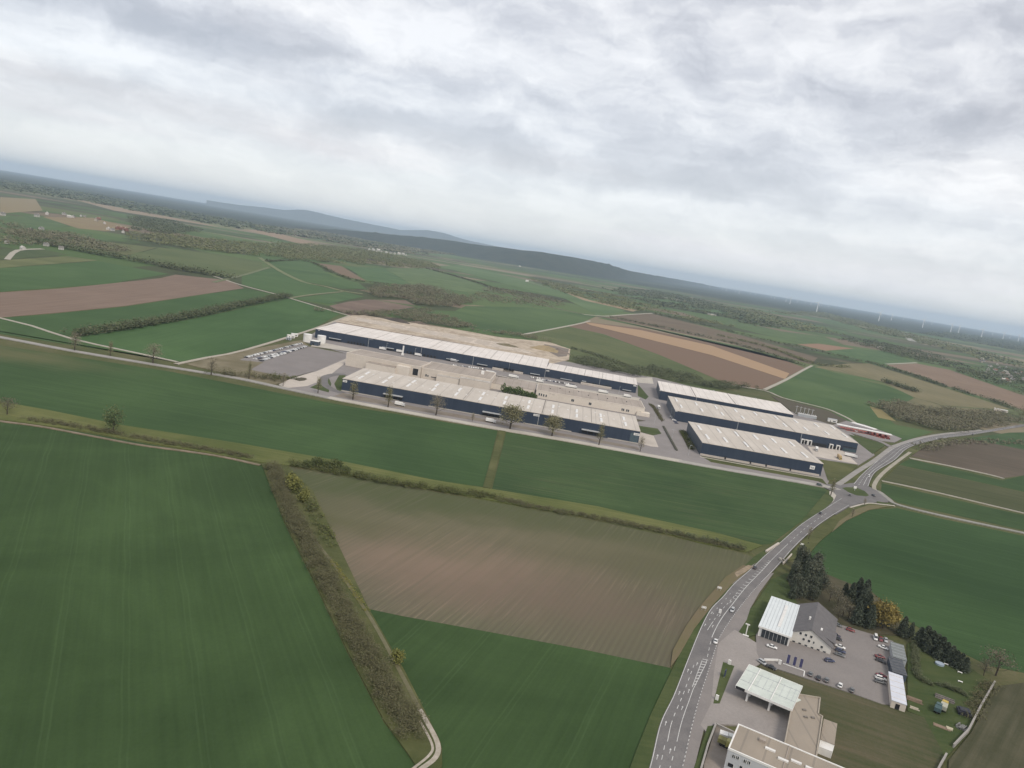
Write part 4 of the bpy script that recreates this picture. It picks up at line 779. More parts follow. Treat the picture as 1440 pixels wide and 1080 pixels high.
# long front hall
d_ = Bld('warehouse', (482, 532), (900.5, 606.4), (514.4, 518.3), 11.6, 'long navy warehouse before the beige factory, with skylights in pairs', 'warehouse', GW)
d_.shell(NAVY, ROOFL, end=SLATE); d_.seam(.675, .8); d_.seam(.41, .4); d_.seam(.84, .4)
for x, y in ((508, 531), (517, 525), (541, 537), (549.5, 531), (575, 542), (582, 537), (610, 548), (614.5, 542), (642, 554.5), (647, 548), (675.5, 561), (680, 554), (709.5, 566.5), (711.7, 560), (742.8, 572.8), (744.5, 565.5), (777, 579), (778, 572), (811, 585), (811, 578), (845.5, 591), (844.5, 584.5), (879.5, 596.5), (877, 589)): d_.skylight(x, y, 15, 2.2)
for i in range(30):                             # small roof hatches between the skylights
    x = d_.L*(.03+.95*((i*7 % 30)/30)); y = d_.W*(.25+.5*((i*11 % 30)/30)); d_.part('roof_hatch', lambda b: b.box(x-.8, x+.8, y-.8, y+.8, 11.55, 12.0), SKYL)
d_.sign(482.5, 534, 488, 538); d_.sign(750.5, 581.7, 758.5, 586); d_.sign(891.5, 608.5, 899, 613)
d_.canopy(540, 552.3, 567, 557.2, 4, METAL); d_.canopy(679, 577.5, 705, 582, 4, METAL); d_.canopy(818, 602.5, 845, 607, 4, METAL)
d_.pipe(757, 590); d_.plinth(0, d_.L*.2); d_.plinth(d_.L*.3, d_.L*.55); d_.plinth(d_.L*.62, d_.L*.78); d_.plinth(d_.L*.9, d_.L)
d_.part('office_glazing', lambda b: b.box(d_.L-8, d_.L-.8, -.12, -.01, .6, 9), plain('blue_glass', (.05, .08, .10), (.08, .11, .13), .5, .15, .6))
# beige factory halls in the middle
p4 = Z9(470, 490)
b1 = Bld('factory_hall', (487.5, 496), (590.5, 516), (500, 490), 14, 'beige windowless factory hall left of the courtyard, with a tall dark doorway', 'factory', 'beige factory halls')
b1.shell(BEIGE, ROOFB, .1, .3); b1.fascia(CREAM, .6, .5, .1)
b1.windows([(*p4(1000, 250), *p4(1055, 345))], DARK, name='doorway')
for x0, y0, x1, y1 in ((480, 232, 520, 250), (580, 248, 620, 262), (675, 262, 720, 280)): b1.windows([(*p4(x0, y0), *p4(x1, y1))])
xa, _ = b1.front(*p9(895, 700)); xb, _ = b1.front(*p9(1262, 760))
b1.part('front_wing', lambda b: b.box(xa, xb, -9, -.01, 0, 9.5), CREAM); b1.part('wing_roof', lambda b: b.box(xa-.1, xb+.1, -9.1, .0, 9.503, 9.8), ROOFB)
xc, _ = b1.front(*p9(1262, 760)); xd, _ = b1.front(*p9(1425, 790))
b1.part('stair_block', lambda b: b.box(xc+.01, xd, -6, -.01, 0, 12.2), CREAM)
b2 = Bld('factory_hall', (593.5, 517), (690, 534), (603, 508), 12.5, 'beige factory hall with brown roof between the long hall and the front warehouse', 'factory', 'beige factory halls')
b2.shell(BEIGE, ROOFB, .1, .3); b2.fascia(CREAM, .6, .5, .1)
b2.windows([(*p4(1155, 325), *p4(1170, 355)), (*p4(1180, 335), *p4(1193, 360)), (*p4(1225, 355), *p4(1310, 380))])
xa, _ = b2.front(*p5(505, 690)); xb, _ = b2.front(*p5(790, 740)); xc, _ = b2.front(*p5(800, 730)); xd, _ = b2.front(*p5(1170, 800))
b2.part('front_wing', lambda b: b.box(xa, xb, -8, -.01, 0, 8.5), CREAM); b2.part('wing_roof', lambda b: b.box(xa-.1, xb+.1, -8.1, 0, 8.503, 8.8), ROOFG)
b2.part('front_wing', lambda b: b.box(xc, xd, -10, -.01, 0, 10.5), BEIGE); b2.part('wing_roof', lambda b: b.box(xc-.1, xd+.1, -10.1, 0, 10.503, 10.8), ROOFG)
b2.part('loading_slot', lambda b: b.box(xc+2, xd-12, -10.15, -10.01, 0, 2.6), DARK)
b2.part('roof_tower', lambda b: b.box(b2.L-14, b2.L-11, b2.W*.5, b2.W*.5+3, 12.45, 16), WHITE)
lb = Bld('factory_hall', (690.5, 538), (752, 548.5), (693, 528), 6.5, 'low brown roofed link building behind the green courtyard shrubs', 'factory', 'beige factory halls')
lb.shell(CREAM, ROOFB, .1, .3)
c_ = Bld('office_building', (754.5, 548.3), (907, 574.5), (757, 539), 8.5, 'long cream office building with brown roof and few dark window pairs', 'office')
c_.shell(CREAM, ROOFB, .1, .3); c_.fascia(CREAM, .5, .6, .1)
p7 = Z9(800, 540)
c_.windows([(*p6(x, y-16), *p6(x+11, y+16)) for x, y in ((700, 670), (727, 676), (756, 684), (787, 690), (1113, 746), (1131, 750), (1334, 788), (1352, 792))])
c_.windows([(*p7(x, y-15), *p7(x+10, y+15)) for x, y in ((668, 322), (688, 326), (728, 335), (748, 340))] + [(*p7(862, 345), *p7(883, 375)), (*p7(889, 348), *p7(910, 378)), (*p7(955, 376), *p7(1030, 389))])
xa, za = c_.front(*p6(838, 662)); xb, zb = c_.front(*p6(905, 682))
def blur(b):                                    # a short row of weathered letters, unreadable in the photograph
    w_ = xb-xa; z = (za+zb)/2
    b.box(xa, xa+.10*w_, -.08, -.012, z-.1, z+.9); b.box(xa+.11*w_, xa+.2*w_, -.08, -.012, z+.2, z+.6)
    for k in range(5): b.box(xa+w_*(.42+.115*k), xa+w_*(.50+.115*k), -.08, -.012, z-.5, z+.25)
c_.part('wall_lettering', blur, plain('faded_letters', (.36, .32, .28), (.42, .38, .33), 1.0))
for i in range(9): c_.part('roof_vent', lambda b: b.box(c_.L*(.12+.09*i), c_.L*(.12+.09*i)+1, c_.W*(.45+.3*(i % 2)), c_.W*(.45+.3*(i % 2))+1, 8.4, 9.3), DARK)
c_.part('porch', lambda b: b.box(c_.L-8, c_.L+6, -2, 7, 0, 4.0), CREAM)
# courtyard shrubs
YG = leaf_mat('shrub_green', [(.030, .052, .016), (.050, .078, .024), (.075, .098, .032)])
pts = [at(707+4.0*i, 552.5+.85*i+(i % 2)*.6) for i in range(12)]
for i, p in enumerate(pts):
    P = crowns(np.array([[0, 0]]), 3.2, [11, 9, 8.5, 9, 8.5, 11, 9.5, 8, 7.5, 7.5, 7.5, 7][i], 300, .03)
    o = tag(link('shrub', leaf_mesh('shrub', P, 1.1), YG), 'green shrub in the row inside the factory courtyard', 'shrub', 'shrubs in the factory courtyard'); o.location = (p[0], p[1], 0)
# tanks beside the rear hall
def tank(px, lab):
    p = at(*px); t_ = empty('storage_tank', p, 0, lab, 'tank', 'white storage tanks')
    MB().tube([(0, 0, 0), (0, 0, 9.2)], 5.2, 24).build('shell', WHITE, t_, False); MB().tube([(0, 0, 9.203), (0, 0, 9.5), (0, 0, 9.9)], [5.3, 5.3, 2.0], 24).build('lid', SKYL, t_)
    MB().box(5.0, 5.5, -.3, .3, 0, 9.5).build('ladder', METAL, t_)
tank((432, 480.5), 'left of two round white tanks beside the rear hall'); tank((451.5, 482.5), 'right of two round white tanks beside the rear hall')
pb = Bld('pump_house', (436.5, 478.5), (447.5, 480.5), None, 5.5, 'small dark blue pump house between the two white tanks', 'pump house', W=8); pb.shell(SLATE, WHITE)
pb.part('door', lambda b: b.box(3, 5, -.1, -.01, 0, 2.6), DARK)
# small site cabins near the tanks and other little buildings
def cabin(px, rz, l, w_, h, label, wall=WHITE, roof=LGREY, name='cabin', cat='cabin', group=None):
    p = at(*px); t_ = empty(name, p, rz, label, cat, group)
    MB().box(-l/2, l/2, -w_/2, w_/2, 0, h).build('wall', wall, t_); MB().box(-l/2-.2, l/2+.2, -w_/2-.2, w_/2+.2, h+.003, h+.25).build('roof', roof, t_)
    MB().box(-l*.3, -l*.3+1, -w_/2-.06, -w_/2-.01, .05, 2.1).build('door', DARK, t_); MB().box(l*.05, l*.35, -w_/2-.06, -w_/2-.01, 1, 2.1).build('window', GLASS, t_); return t_
cabin((409, 475), R(30), 9, 4, 3.4, 'white cabin at the corner of the dark green field', group='white cabins by the tanks', roof=WHITE)
cabin((414, 473), R(30), 8, 4, 3.4, 'white cabin nearer the tanks, beside the field track', group='white cabins by the tanks', roof=WHITE)
cabin((406, 478), R(-5), 6, 3, 2.8, 'small grey cabin in front of the two white cabins', LGREY)
cabin((1170, 593.5), R(-12), 11, 5, 4, 'small white kiosk behind the middle right warehouse', WHITE, LGREY)
cabin((1407, 578.5), R(-22), 22, 9, 4, 'white roofed open shed by the track at the right edge', BEIGE, SKYL, 'shed', 'shed')
cabin((731, 375), 0, 20, 12, 9, 'white house alone on the far green slope', WHITE, WHITE, 'house', 'house')
cabin((741, 396), 0, 16, 12, 8, 'tiny white building by the sand track', WHITE, WHITE, 'house', 'house')
cabin((1000, 443), R(10), 40, 25, 6, 'pale barn among the far fields', BEIGE, LGREY, 'barn', 'barn')
cabin((1240, 489.5), R(-10), 36, 18, 6, 'pale farm shed at the edge of the far dark wood', BEIGE, SKYL, 'barn', 'barn')
# filling station with red paving
for P0, P1, wd, lab in (((1177, 596), (1254, 611.3), 7.5, 'very long white canopy roof over the red paved forecourt'), ((1199, 594), (1231, 603.5), 9.0, 'shorter white canopy behind the long one at the red forecourt')):
    a, b_ = at(*P0, 5), at(*P1, 5); d = b_-a; l = float(np.linalg.norm(d))
    t_ = empty('canopy', a, math.atan2(d[1], d[0]), lab, 'canopy', 'white canopies of the red forecourt')
    MB().box(0, l, -wd/2, wd/2, 4.4, 5.2).build('roof', WHITE, t_)
    for i in range(9): MB().box(l*(i+.5)/9-.2, l*(i+.5)/9+.2, -.2, .2, 0, 4.39).build('post', METAL, t_)
for i in range(3):                              # transformer boxes
    p = at(1126+8.5*i, 585.5+1.6*i); t_ = empty('transformer', p, R(-8), 'pale grey transformer box in the small substation', 'transformer', 'transformers of the substation')
    MB().box(-4, 4, -2, 2, 0, 3.6).build('body', LGREY, t_); MB().box(-4.2, 4.2, -2.2, 2.2, 3.603, 3.9).build('lid', SKYL, t_)
    for k in (-2.4, 0, 2.4): MB().tube([(k, 0, 3.9), (k, 0, 5.4)], .3, 6).build('bushing', METAL, t_)
for i in range(5):
    p = at(1119+5.5*i, 581+1.3*i); t_ = empty('mast', p, 0, 'thin metal mast in the small substation', 'mast', 'masts of the substation')
    MB().box(-.25, .25, -.25, .25, 0, 10).build('pole', METAL, t_); MB().box(-2, 2, -.2, .2, 9.0, 9.4).build('crossarm', METAL, t_)
def heap(px, r, h, m, lab, sx=1.0, rz=0.0, sd=1):   # spoil heaps
    p = at(*px); rs = np.random.default_rng(sd); b = MB(); nr, na = 7, 22; vs = [(0, 0, h)]
    for i in range(1, nr+1):
        for k in range(na):
            a = 2*math.pi*k/na; q = i/nr; vs.append((r*q*sx*math.cos(a)*(1+.12*math.sin(3*a+sd)), r*q*math.sin(a)*(1+.12*math.sin(2*a+sd)), max(-.05, h*(1-q)**.8*(1+rs.normal(0, .12))-(.05 if i == nr else 0))))
    fs = [(0, 1+k, 1+(k+1) % na) for k in range(na)]+[(1+i*na+k, 1+(i+1)*na+k, 1+(i+1)*na+(k+1) % na, 1+i*na+(k+1) % na) for i in range(nr-1) for k in range(na)]
    b.add(vs, fs); o = tag(b.build('spoil_heap', m, smooth=True), lab, 'earth heap'); o.location = (p[0], p[1], 0); o.rotation_euler = (0, 0, rz)
heap((768, 492), 20, 7, plain('clay', (.32, .25, .15), (.24, .19, .11), .1), 'ochre spoil heap at the right end of the building site', 1.5, R(-15), 2)
heap((785, 495), 17, 5, plain('dark_clay', (.14, .115, .10), (.19, .155, .13), .1), 'dark spoil heap beside the ochre heap', 1.2, R(-10), 3)
heap((560, 452), 10, 5, plain('topsoil', (.05, .042, .038), (.075, .062, .052), .15), 'black soil heap at the back of the building site', 2.6, R(-18), 4)
heap((590, 455), 8, 4, plain('topsoil_brown', (.16, .125, .095), (.10, .08, .065), .2), 'brown soil heap next to the black heap', 2.0, R(-15), 5)
heap((713, 486), 12, 3.0, MDRY, 'low grassy heap on the pale site slab', 1.6, R(-12), 6)

# ------------------------------------------------------------------ foreground buildings
sh = Bld('car_showroom', (1068.5, 879.8), (1110, 894.3), (1086.5, 839), 5.0, 'white flat roofed showroom with dark glazed front beside the gabled house', 'showroom')
sh.L += .5; sh.shell(WHITE, plain('sheet_roof', (.64, .68, .69), (.56, .60, .615), .25, .5, fine=1.2), .5, .5)
sh.part('glazing', lambda b: b.box(1.2, sh.L-.6, -.15, -.01, .3, 4.0), GLASS)
for i in range(7): sh.part('mullion', lambda b: b.box(1.2+(sh.L-2)*i/6.6, 1.35+(sh.L-2)*i/6.6, -.22, -.155, .3, 4.0), METAL)
sh.part('fascia', lambda b: b.box(-.5, sh.L+.5, -.62, -.505, 4.3, 5.1), WHITE)
sh.part('roof_light', lambda b: b.prism([(sh.W*.15, 4.99), (sh.W*.15, 5.3), (sh.W*.85, 5.3), (sh.W*.85, 4.99)], sh.L*.52, sh.L*.62), SKYL)
for i in range(9): sh.part('roof_rib', lambda b: b.box(sh.L*(i+.5)/9-.06, sh.L*(i+.5)/9+.06, .1, sh.W-.1, 4.99, 5.08), LGREY)
# gabled house
A0, B0 = at(1109.5, 901), at(1167, 921); du = (B0-A0); gl = float(np.linalg.norm(du)); du /= gl; dv = np.array([-du[1], du[0]])
gr = empty('gabled_house', A0, math.atan2(du[1], du[0]), 'white rendered house with dark grey gable roof and small paired windows', 'house')
bk = at(1121, 849.5, 4.4); gW = float((bk-A0)@dv); eL, eR, rz_ = 4.5, 3.4, 8.3; rx = gl*.46
REND = plain('white_render', (.62, .60, .56), (.54, .52, .485), .3, .85, fine=2)
TILE = plain('grey_tiles', (.105, .10, .105), (.145, .138, .14), .5, .8, fine=3)
b = MB(); pr = [(0, 0), (gl, 0), (gl, eR), (rx, rz_), (0, eL)]
b.add([(x, y, z) for y in (0, gW) for x, z in pr], [(0, 1, 2, 3, 4), (9, 8, 7, 6, 5), (1, 6, 7, 2), (5, 0, 4, 9)]); b.build('wall', REND, gr)
def slope(b, x0, z0, x1, z1, y0, y1, t=.28):
    b.add([(x0, y0, z0), (x1, y0, z1), (x1, y1, z1), (x0, y1, z0), (x0, y0, z0+t), (x1, y0, z1+t), (x1, y1, z1+t), (x0, y1, z0+t)],
          [(3, 2, 1, 0), (4, 5, 6, 7), (0, 1, 5, 4), (1, 2, 6, 5), (2, 3, 7, 6), (3, 0, 4, 7)])
b = MB(); k = .6; slope(b, -k, eL-k*(rz_-eL)/rx, rx, rz_, -.5, gW+.4); slope(b, rx, rz_, gl+k, eR-k*(rz_-eR)/(gl-rx), -.5, gW+.4); rf = b.build('roof', TILE, gr)
MB().box(rx-2.2, rx-1.4, gW*.35, gW*.35+.9, 6.5, 9.0).build('chimney', WHITE, rf)
MB().box(rx+3.5, rx+4.3, gW*.2, gW*.2+2.4, 6.55, 6.95).build('roof_window', SKYL, rf)
b = MB(); slope(b, gl-4.2, 4.9+.6, gl+1.2, 3.6, gW*.12, gW*.45, .3); b.box(gl-3.6, gl+.5, gW*.14, gW*.43, 3.2, 4.0); b.build('dormer', TILE, rf)
for x, z in ((.20, 5.1), (.225, 5.1), (.33, 5.1), (.355, 5.1), (.46, 5.1), (.485, 5.1), (.30, 2.9), (.325, 2.9), (.43, 2.9), (.455, 2.9), (.56, 2.9), (.75, 2.2), (.775, 2.2)):
    wn = MB().box(gl*x, gl*x+.5, -.08, .01, z-.4, z+.55).build('window', GLASS, gr); MB().box(gl*x-.08, gl*x+.68, -.14, -.001, z-.62, z-.505).build('sill', WHITE, wn)
for i in range(6): MB().box(gl*(.08+.15*i), gl*(.08+.15*i)+1.1, -.1, .01, .05, .8).build('shop_window', GLASS, gr)
# filling station canopy
fc = Bld('station_canopy', (1035, 964), (1114, 997.5), (1047.5, 931.7), 5.2, 'pale green white canopy over the filling station forecourt', 'canopy')
CAN = plain('canopy_sheet', (.56, .60, .56), (.46, .50, .465), .18, .7, fine=.7)
fc.part('roof', lambda b: b.box(0, fc.L, 0, fc.W, 4.6, 5.1), CAN)
fc.part('fascia', lambda b: (b.box(-.12, fc.L+.12, -.12, -.003, 4.3, 5.25), b.box(-.12, fc.L+.12, fc.W+.003, fc.W+.12, 4.3, 5.25), b.box(-.12, -.003, 0, fc.W, 4.3, 5.25), b.box(fc.L+.003, fc.L+.12, 0, fc.W, 4.3, 5.25)), WHITE)
for x in (.22, .62): fc.part('roof_beam', lambda b: b.box(fc.L*x-.15, fc.L*x+.15, 0, fc.W, 5.101, 5.4), WHITE)
for y in (.3, .75): fc.part('roof_pipe', lambda b: b.box(0, fc.L, fc.W*y-.06, fc.W*y+.06, 5.101, 5.2), LGREY)
for x in (.16, .3, .42, .52, .72, .84, .93): fc.part('roof_joint', lambda b: b.box(fc.L*x-.05, fc.L*x+.05, fc.W*.25, fc.W*.8, 5.101, 5.16), LGREY)
for x in (.22, .62):
    for y in (.08, .8): fc.part('pillar', lambda b: b.box(fc.L*x-.35, fc.L*x+.35, fc.W*y-.35, fc.W*y+.35, 0, 4.59), WHITE)
fc.part('sign_board', lambda b: b.box(.1, 3.4, -.22, -.125, 4.25, 5.3), DARK)
for x in (.22, .62):
    for y in (.3, .55):
        p = fc.o+fc.u*fc.L*x+fc.v*fc.W*y; pu = empty('fuel_pump', p, math.atan2(fc.u[1], fc.u[0]), 'fuel pump standing under the filling station canopy', 'fuel pump', 'fuel pumps')
        MB().box(-.5, .5, -.3, .3, .15, 1.9).build('body', WHITE, pu); MB().box(-.9, .9, -.6, .6, 0, .145).build('island', CONC, pu); MB().box(-.4, .4, -.33, -.305, 1.1, 1.7).build('display', DARK, pu)
fx = Bld('station_canopy', (1115, 989), (1131, 982), (1124, 963), 4.6, 'narrow extension of the canopy reaching the shop roof', 'canopy', W=9)
fx.part('roof', lambda b: b.box(.3, 5.5, 0, 8, 4.0, 4.5), CAN); fx.part('post', lambda b: b.box(5, 5.3, .3, .6, 0, 3.99), METAL)
# shop: an L of two flat roofed blocks (level outline raised from the ground)
def flat(px, h, wall, roof, label, name='shop', cat='shop', parapet=None):
    pts = [at(*p, h) for p in px]
    if area2(pts) < 0: pts = pts[::-1]
    c = np.mean(pts, 0); t_ = empty(name, c, 0, label, cat); P = [tuple(p-c) for p in pts]
    MB().ext(P, 0, h-.3).build('wall', wall, t_); MB().ext(P, h-.297, h).build('roof', roof, t_)
    n = len(P)
    if parapet:
        for i in range(n):
            a, b_ = np.array(P[i]), np.array(P[(i+1) % n]); d = (b_-a)/np.linalg.norm(b_-a); nn = np.array([-d[1], d[0]]); b = MB()
            q_ = [a-nn*.12+d*.02, b_-nn*.12-d*.02, b_+nn*.3-d*.32, a+nn*.3+d*.32]; b.ext([tuple(x) for x in q_], h-.5, h+.45); b.build('parapet', parapet, t_)
    t_['c'] = 0; del t_['c']; return t_, c
shop, cc = flat([(1116, 979), (1121, 976.5), (1153.5, 982), (1151, 1005), (1156.7, 1008), (1148, 1066), (1103, 1046)], 4.2, BEIGE, ROOFT, 'brown flat roofed filling station shop between the canopy and the white hall', parapet=plain('flashing', (.36, .315, .26), (.30, .265, .22), .5))
for x, y in ((1131, 999), (1133, 1009), (1143, 1010)): p = at(x, y, 4.2)-cc; MB().box(p[0]-.6, p[0]+.6, p[1]-.4, p[1]+.4, 4.19, 4.7).build('roof_unit', SEAM, shop)
an, cc = flat([(1158.5, 1010.5), (1177.5, 1017.5), (1173.5, 1047), (1153.5, 1039)], 3.6, WHITE, ROOFT, 'low annex with brown roof and white front beside the shop', 'annex', 'annex')
ln, cc = flat([(1153.5, 1040), (1173.5, 1048), (1170.5, 1057), (1151.5, 1049.5)], 2.8, WHITE, SKYL, 'white lean-to roof in front of the low annex', 'lean_to', 'lean-to')
# big white hall at the bottom edge
wh = Bld('white_hall', (1024, 1052.5), (1140, 1103), (1038.5, 1018.5), 8.0, 'white hall with brown flat roof, white parapet and small dark windows at the bottom edge', 'hall')
GWALL = plain('grey_white_wall', (.50, .51, .53), (.42, .43, .455), .15, .8, fine=.7)
wh.L += 16; wh.shell(GWALL, ROOFT, .0, .35); wh.fascia(WHITE, .45, .45, .05)
for X_, Y_, n in ((1031, 1063.5, 3), (1047, 1070.5, 3)):
    for i in range(n): wh.windows([(X_+i*2.7, Y_-1.5+i*.9, X_+1.5+i*2.7, Y_+1.8+i*.9)])
wh.windows([(1024, 1072, 1030.5, 1080)], DARK, name='gate')
wh.windows([(1041, 1077.5, 1043, 1081)])
for x, y in ((1083, 1055), (1101, 1069.5), (1119.5, 1072.5), (1140, 1082)):
    a, c2 = wh.roof(x, y); wh.part('roof_light', lambda b: b.box(a-1.6, a+1.6, c2-.5, c2+.5, 7.99, 8.5), SKYL)
a, c2 = wh.roof(1073, 1040); wh.part('roof_unit', lambda b: b.box(a-1, a+1, c2-2, c2-.4, 7.99, 8.9), ROOFB)
wh.part('partition_wall', lambda b: b.box(wh.L*.40, wh.L*.40+.3, .4, wh.W-.4, 8.001, 8.25), ROOFB)
def wallrun(name, px, h, t, m, label, cat='wall'):
    l = [at(*p) for p in px]; c = l[0]; t_ = empty(name, c, 0, label, cat)
    for i in range(len(l)-1):
        a, b_ = l[i]-c, l[i+1]-c; d = (b_-a)/np.linalg.norm(b_-a); nn = np.array([-d[1], d[0]])*t/2; b = MB()
        b.ext([tuple(a-nn), tuple(b_-nn), tuple(b_+nn), tuple(a+nn)], 0, h); b.build('wall_section', m, t_)
        b = MB(); nn = nn*1.3; b.ext([tuple(a-nn), tuple(b_-nn), tuple(b_+nn), tuple(a+nn)], h+.003, h+.10); b.build('coping', m, t_)
    return t_
GRW = plain('grey_wall', (.34, .32, .30), (.27, .255, .24), .4)
wallrun('retaining_wall', [(1031, 1033), (1006, 1021), (995, 1050), (985, 1085), (978, 1110)], 1.1, .5, GRW, 'grey retaining wall round the sunken yard beside the white hall')
wallrun('garden_wall', [(1398, 962), (1380, 993), (1361, 1030), (1340, 1052)], 1.5, .5, GRW, 'grey diagonal wall between the garden and the waste ground')
wallrun('garden_wall', [(1330, 1064), (1322, 1078), (1312, 1098)], 1.4, .5, GRW, 'short grey wall below the scrap pile at the bottom edge')
wallrun('low_wall', [(1074, 929.5), (1094, 930)], .9, .35, WHITE, 'short white barrier at the entrance of the car lot', 'barrier')
wallrun('low_wall', [(1101, 934), (1131, 944.5), (1130, 952)], .35, .3, WHITE, 'white kerb under the three blue banners', 'kerb')
wallrun('bridge_parapet', [(1077, 777), (1095, 765.5)], 1.1, 1.0, CONC, 'pale concrete bridge parapet on the left side of the road', 'parapet')
wallrun('bridge_parapet', [(1101, 794), (1113, 781)], 1.1, .5, CONC, 'pale concrete bridge parapet on the right side of the road', 'parapet')
wallrun('culvert_head', [(1096, 787), (1102, 792), (1100, 788)], 1.3, 1.2, PALE, 'white concrete box at the roadside before the pine grove', 'culvert')
wallrun('median_hedge', [(932.8, 600), (942, 617), (951.5, 634)], .9, 1.6, plain('clipped_hedge', (.05, .052, .036), (.075, .072, .05), .8), 'dark straight hedge dividing the estate road before the right halls', 'hedge')
# three sheds in a row beside the lot
for (FL, FR, BL, h, wall, roof, lab) in (((1256, 923), (1275, 929), (1256.5, 903), 3.4, LGREY, plain('fibre_roof', (.20, .215, .215), (.16, .175, .175), .6), 'grey flat roofed shed, farthest of the three beside the car lot'),
        ((1255.5, 944), (1275.5, 950), (1256, 924.5), 3.2, SLATE, plain('slat_roof', (.075, .08, .09), (.11, .115, .125), .6), 'dark slatted shed in the middle of the three beside the car lot'),
        ((1254.5, 984), (1275, 991), (1255, 946), 3.4, BEIGE, plain('white_sheet', (.58, .60, .66), (.52, .54, .60), .3), 'white roofed shed, nearest of the three beside the car lot')):
    s_ = Bld('shed', FL, FR, BL, h, lab, 'shed', 'sheds beside the car lot'); s_.shell(wall, roof, .15, .25)
    s_.part('door', lambda b: b.box(s_.L*.3, s_.L*.6, -.08, -.01, .05, 2.4), DARK)
    for i in range(5): s_.part('roof_batten', lambda b: b.box(-.1, s_.L+.1, s_.W*(i+.5)/5-.07, s_.W*(i+.5)/5+.07, h-.01, h+.1), wall)

# ------------------------------------------------------------------ street furniture
for i, (x, y, lab) in enumerate(((1104.3, 935.5, 'blue banner nearest the lot entrance, leftmost of three'), (1113.3, 938.5, 'blue banner in the middle of three beside the lot'), (1122.3, 941.5, 'blue banner farthest from the road, rightmost of three'))):
    p = at(x, y); t_ = empty('banner', p, R(-28), lab, 'banner', 'blue banners of the car lot')
    MB().tube([(0, 0, 0), (0, 0, 5.2)], [.07, .05], 8).build('pole', METAL, t_); MB().box(.08, 1.15, -.03, .03, 1.2, 5.0).build('flag', plain('blue_cloth', (.05, .05, .125), (.07, .07, .155), .8), t_)
p = at(1048.5, 894); t_ = empty('pylon_sign', p, R(-28), 'thin white pole sign with a cross arm on the grass by the road', 'sign')
MB().box(-.2, .2, -.15, .15, 0, 5.2).build('pole', WHITE, t_); MB().box(-1.3, 1.3, -.5, .5, 0, .3).build('base', WHITE, t_); MB().box(-1.1, .8, -.12, .12, 5.203, 5.7).build('arm', WHITE, t_)
p = at(1018.5, 953); t_ = empty('price_sign', p, R(60), 'dark blue sign panels standing on the grass island', 'sign')
MB().box(-.9, .9, -.15, .15, .8, 3.4).build('panel', plain('blue_panel', (.035, .045, .09), (.05, .06, .11), 1), t_)
for x in (-.7, .6): MB().box(x, x+.12, -.06, .06, 0, .79).build('leg', METAL, t_)
for (x, y, lab) in ((1025, 935, 'white pillar sign at the top of the grass island'), (1007.5, 985, 'white pillar sign at the bottom tip of the grass island'), (1096, 935, 'white box sign beside the white lot barrier'), (1012, 863, 'white board on the left verge below the bend')):
    p = at(x, y); t_ = empty('sign', p, R(-30), lab, 'sign', 'white roadside signs'); MB().box(-.55, .55, -.3, .3, .3, 2.2).build('board', WHITE, t_); MB().box(-.3, .3, -.2, .2, 0, .298).build('foot', METAL, t_)
for (x, y, lab) in ((1011, 831, 'white direction sign on the left verge near the lay-by'), (989, 859, 'white direction sign on the left verge lower down the bend'), (1127, 769, 'small white sign on the right verge past the bridge')):
    p = at(x, y); t_ = empty('sign', p, R(-10), lab, 'sign', 'white roadside signs'); MB().box(-1.1, 1.1, -.05, .05, 1.3, 2.3).build('board', WHITE, t_)
    for k in (-.8, .7): MB().box(k, k+.1, -.14, -.055, 0, 2.2).build('post', METAL, t_)
p = at(1201.5, 690.5); t_ = empty('traffic_island_sign', p, 0, 'white sign post on the grass traffic island', 'sign'); MB().box(-1.2, 1.2, -.1, .1, 2.2, 4.2).build('board', WHITE, t_); MB().box(-.15, .15, -.08, .08, 0, 2.19).build('post', METAL, t_)
for i in range(7):                              # lamp posts of the yards
    x, y = ((543, 492.5), (583, 500), (920, 596), (945, 617), (943, 585), (870, 554), (968, 640))[i]; p = at(x, y)
    t_ = empty('lamp_post', p, i, 'slim grey lamp post in the estate yard', 'lamp post', 'lamp posts of the estate'); MB().tube([(0, 0, 0), (0, 0, 9)], [.16, .1], 8).build('pole', METAL, t_); MB().box(-.2, 1.8, -.2, .2, 9.003, 9.2).build('lamp_head', LGREY, t_)
wp = at(566, 499.5); t_ = empty('white_mast', wp, 0, 'tall white mast in front of the long rear hall', 'mast'); MB().box(-.8, .8, -.8, .8, 0, 12).build('column', WHITE, t_); MB().box(-1.5, 1.5, -1.5, 1.5, 0, 2).build('base', WHITE, t_)
tr = at(1321, 935); t_ = empty('trampoline', tr, 0, 'round pale blue garden pool on the lawn by the conifers', 'pool'); MB().tube([(0, 0, 0), (0, 0, .9)], 1.9, 20).build('rim', plain('pool_wall', (.30, .36, .42), (.24, .30, .36), 1), t_); MB().tube([(0, 0, .903), (0, 0, .95)], 1.75, 20).build('cover', plain('pool_cover', (.34, .40, .46), (.28, .33, .40), .8), t_)
t_.name = 'garden_pool'
for (x, y, lab) in ((1330, 935.5, 'white garden table beside the round pool'), (1349.5, 947, 'white garden bench on the lawn'), (1350, 960, 'white garden chair near the lower hedge')):
    p = at(x, y); t_ = empty('garden_table', p, R(-25), lab, 'garden furniture'); MB().box(-.9, .9, -.4, .4, .62, .72).build('tabletop', WHITE, t_)
    for a, c2 in ((-.8, -.3), (.7, -.3), (-.8, .2), (.7, .2)): MB().box(a, a+.1, c2, c2+.1, 0, .619).build('leg', WHITE, t_)
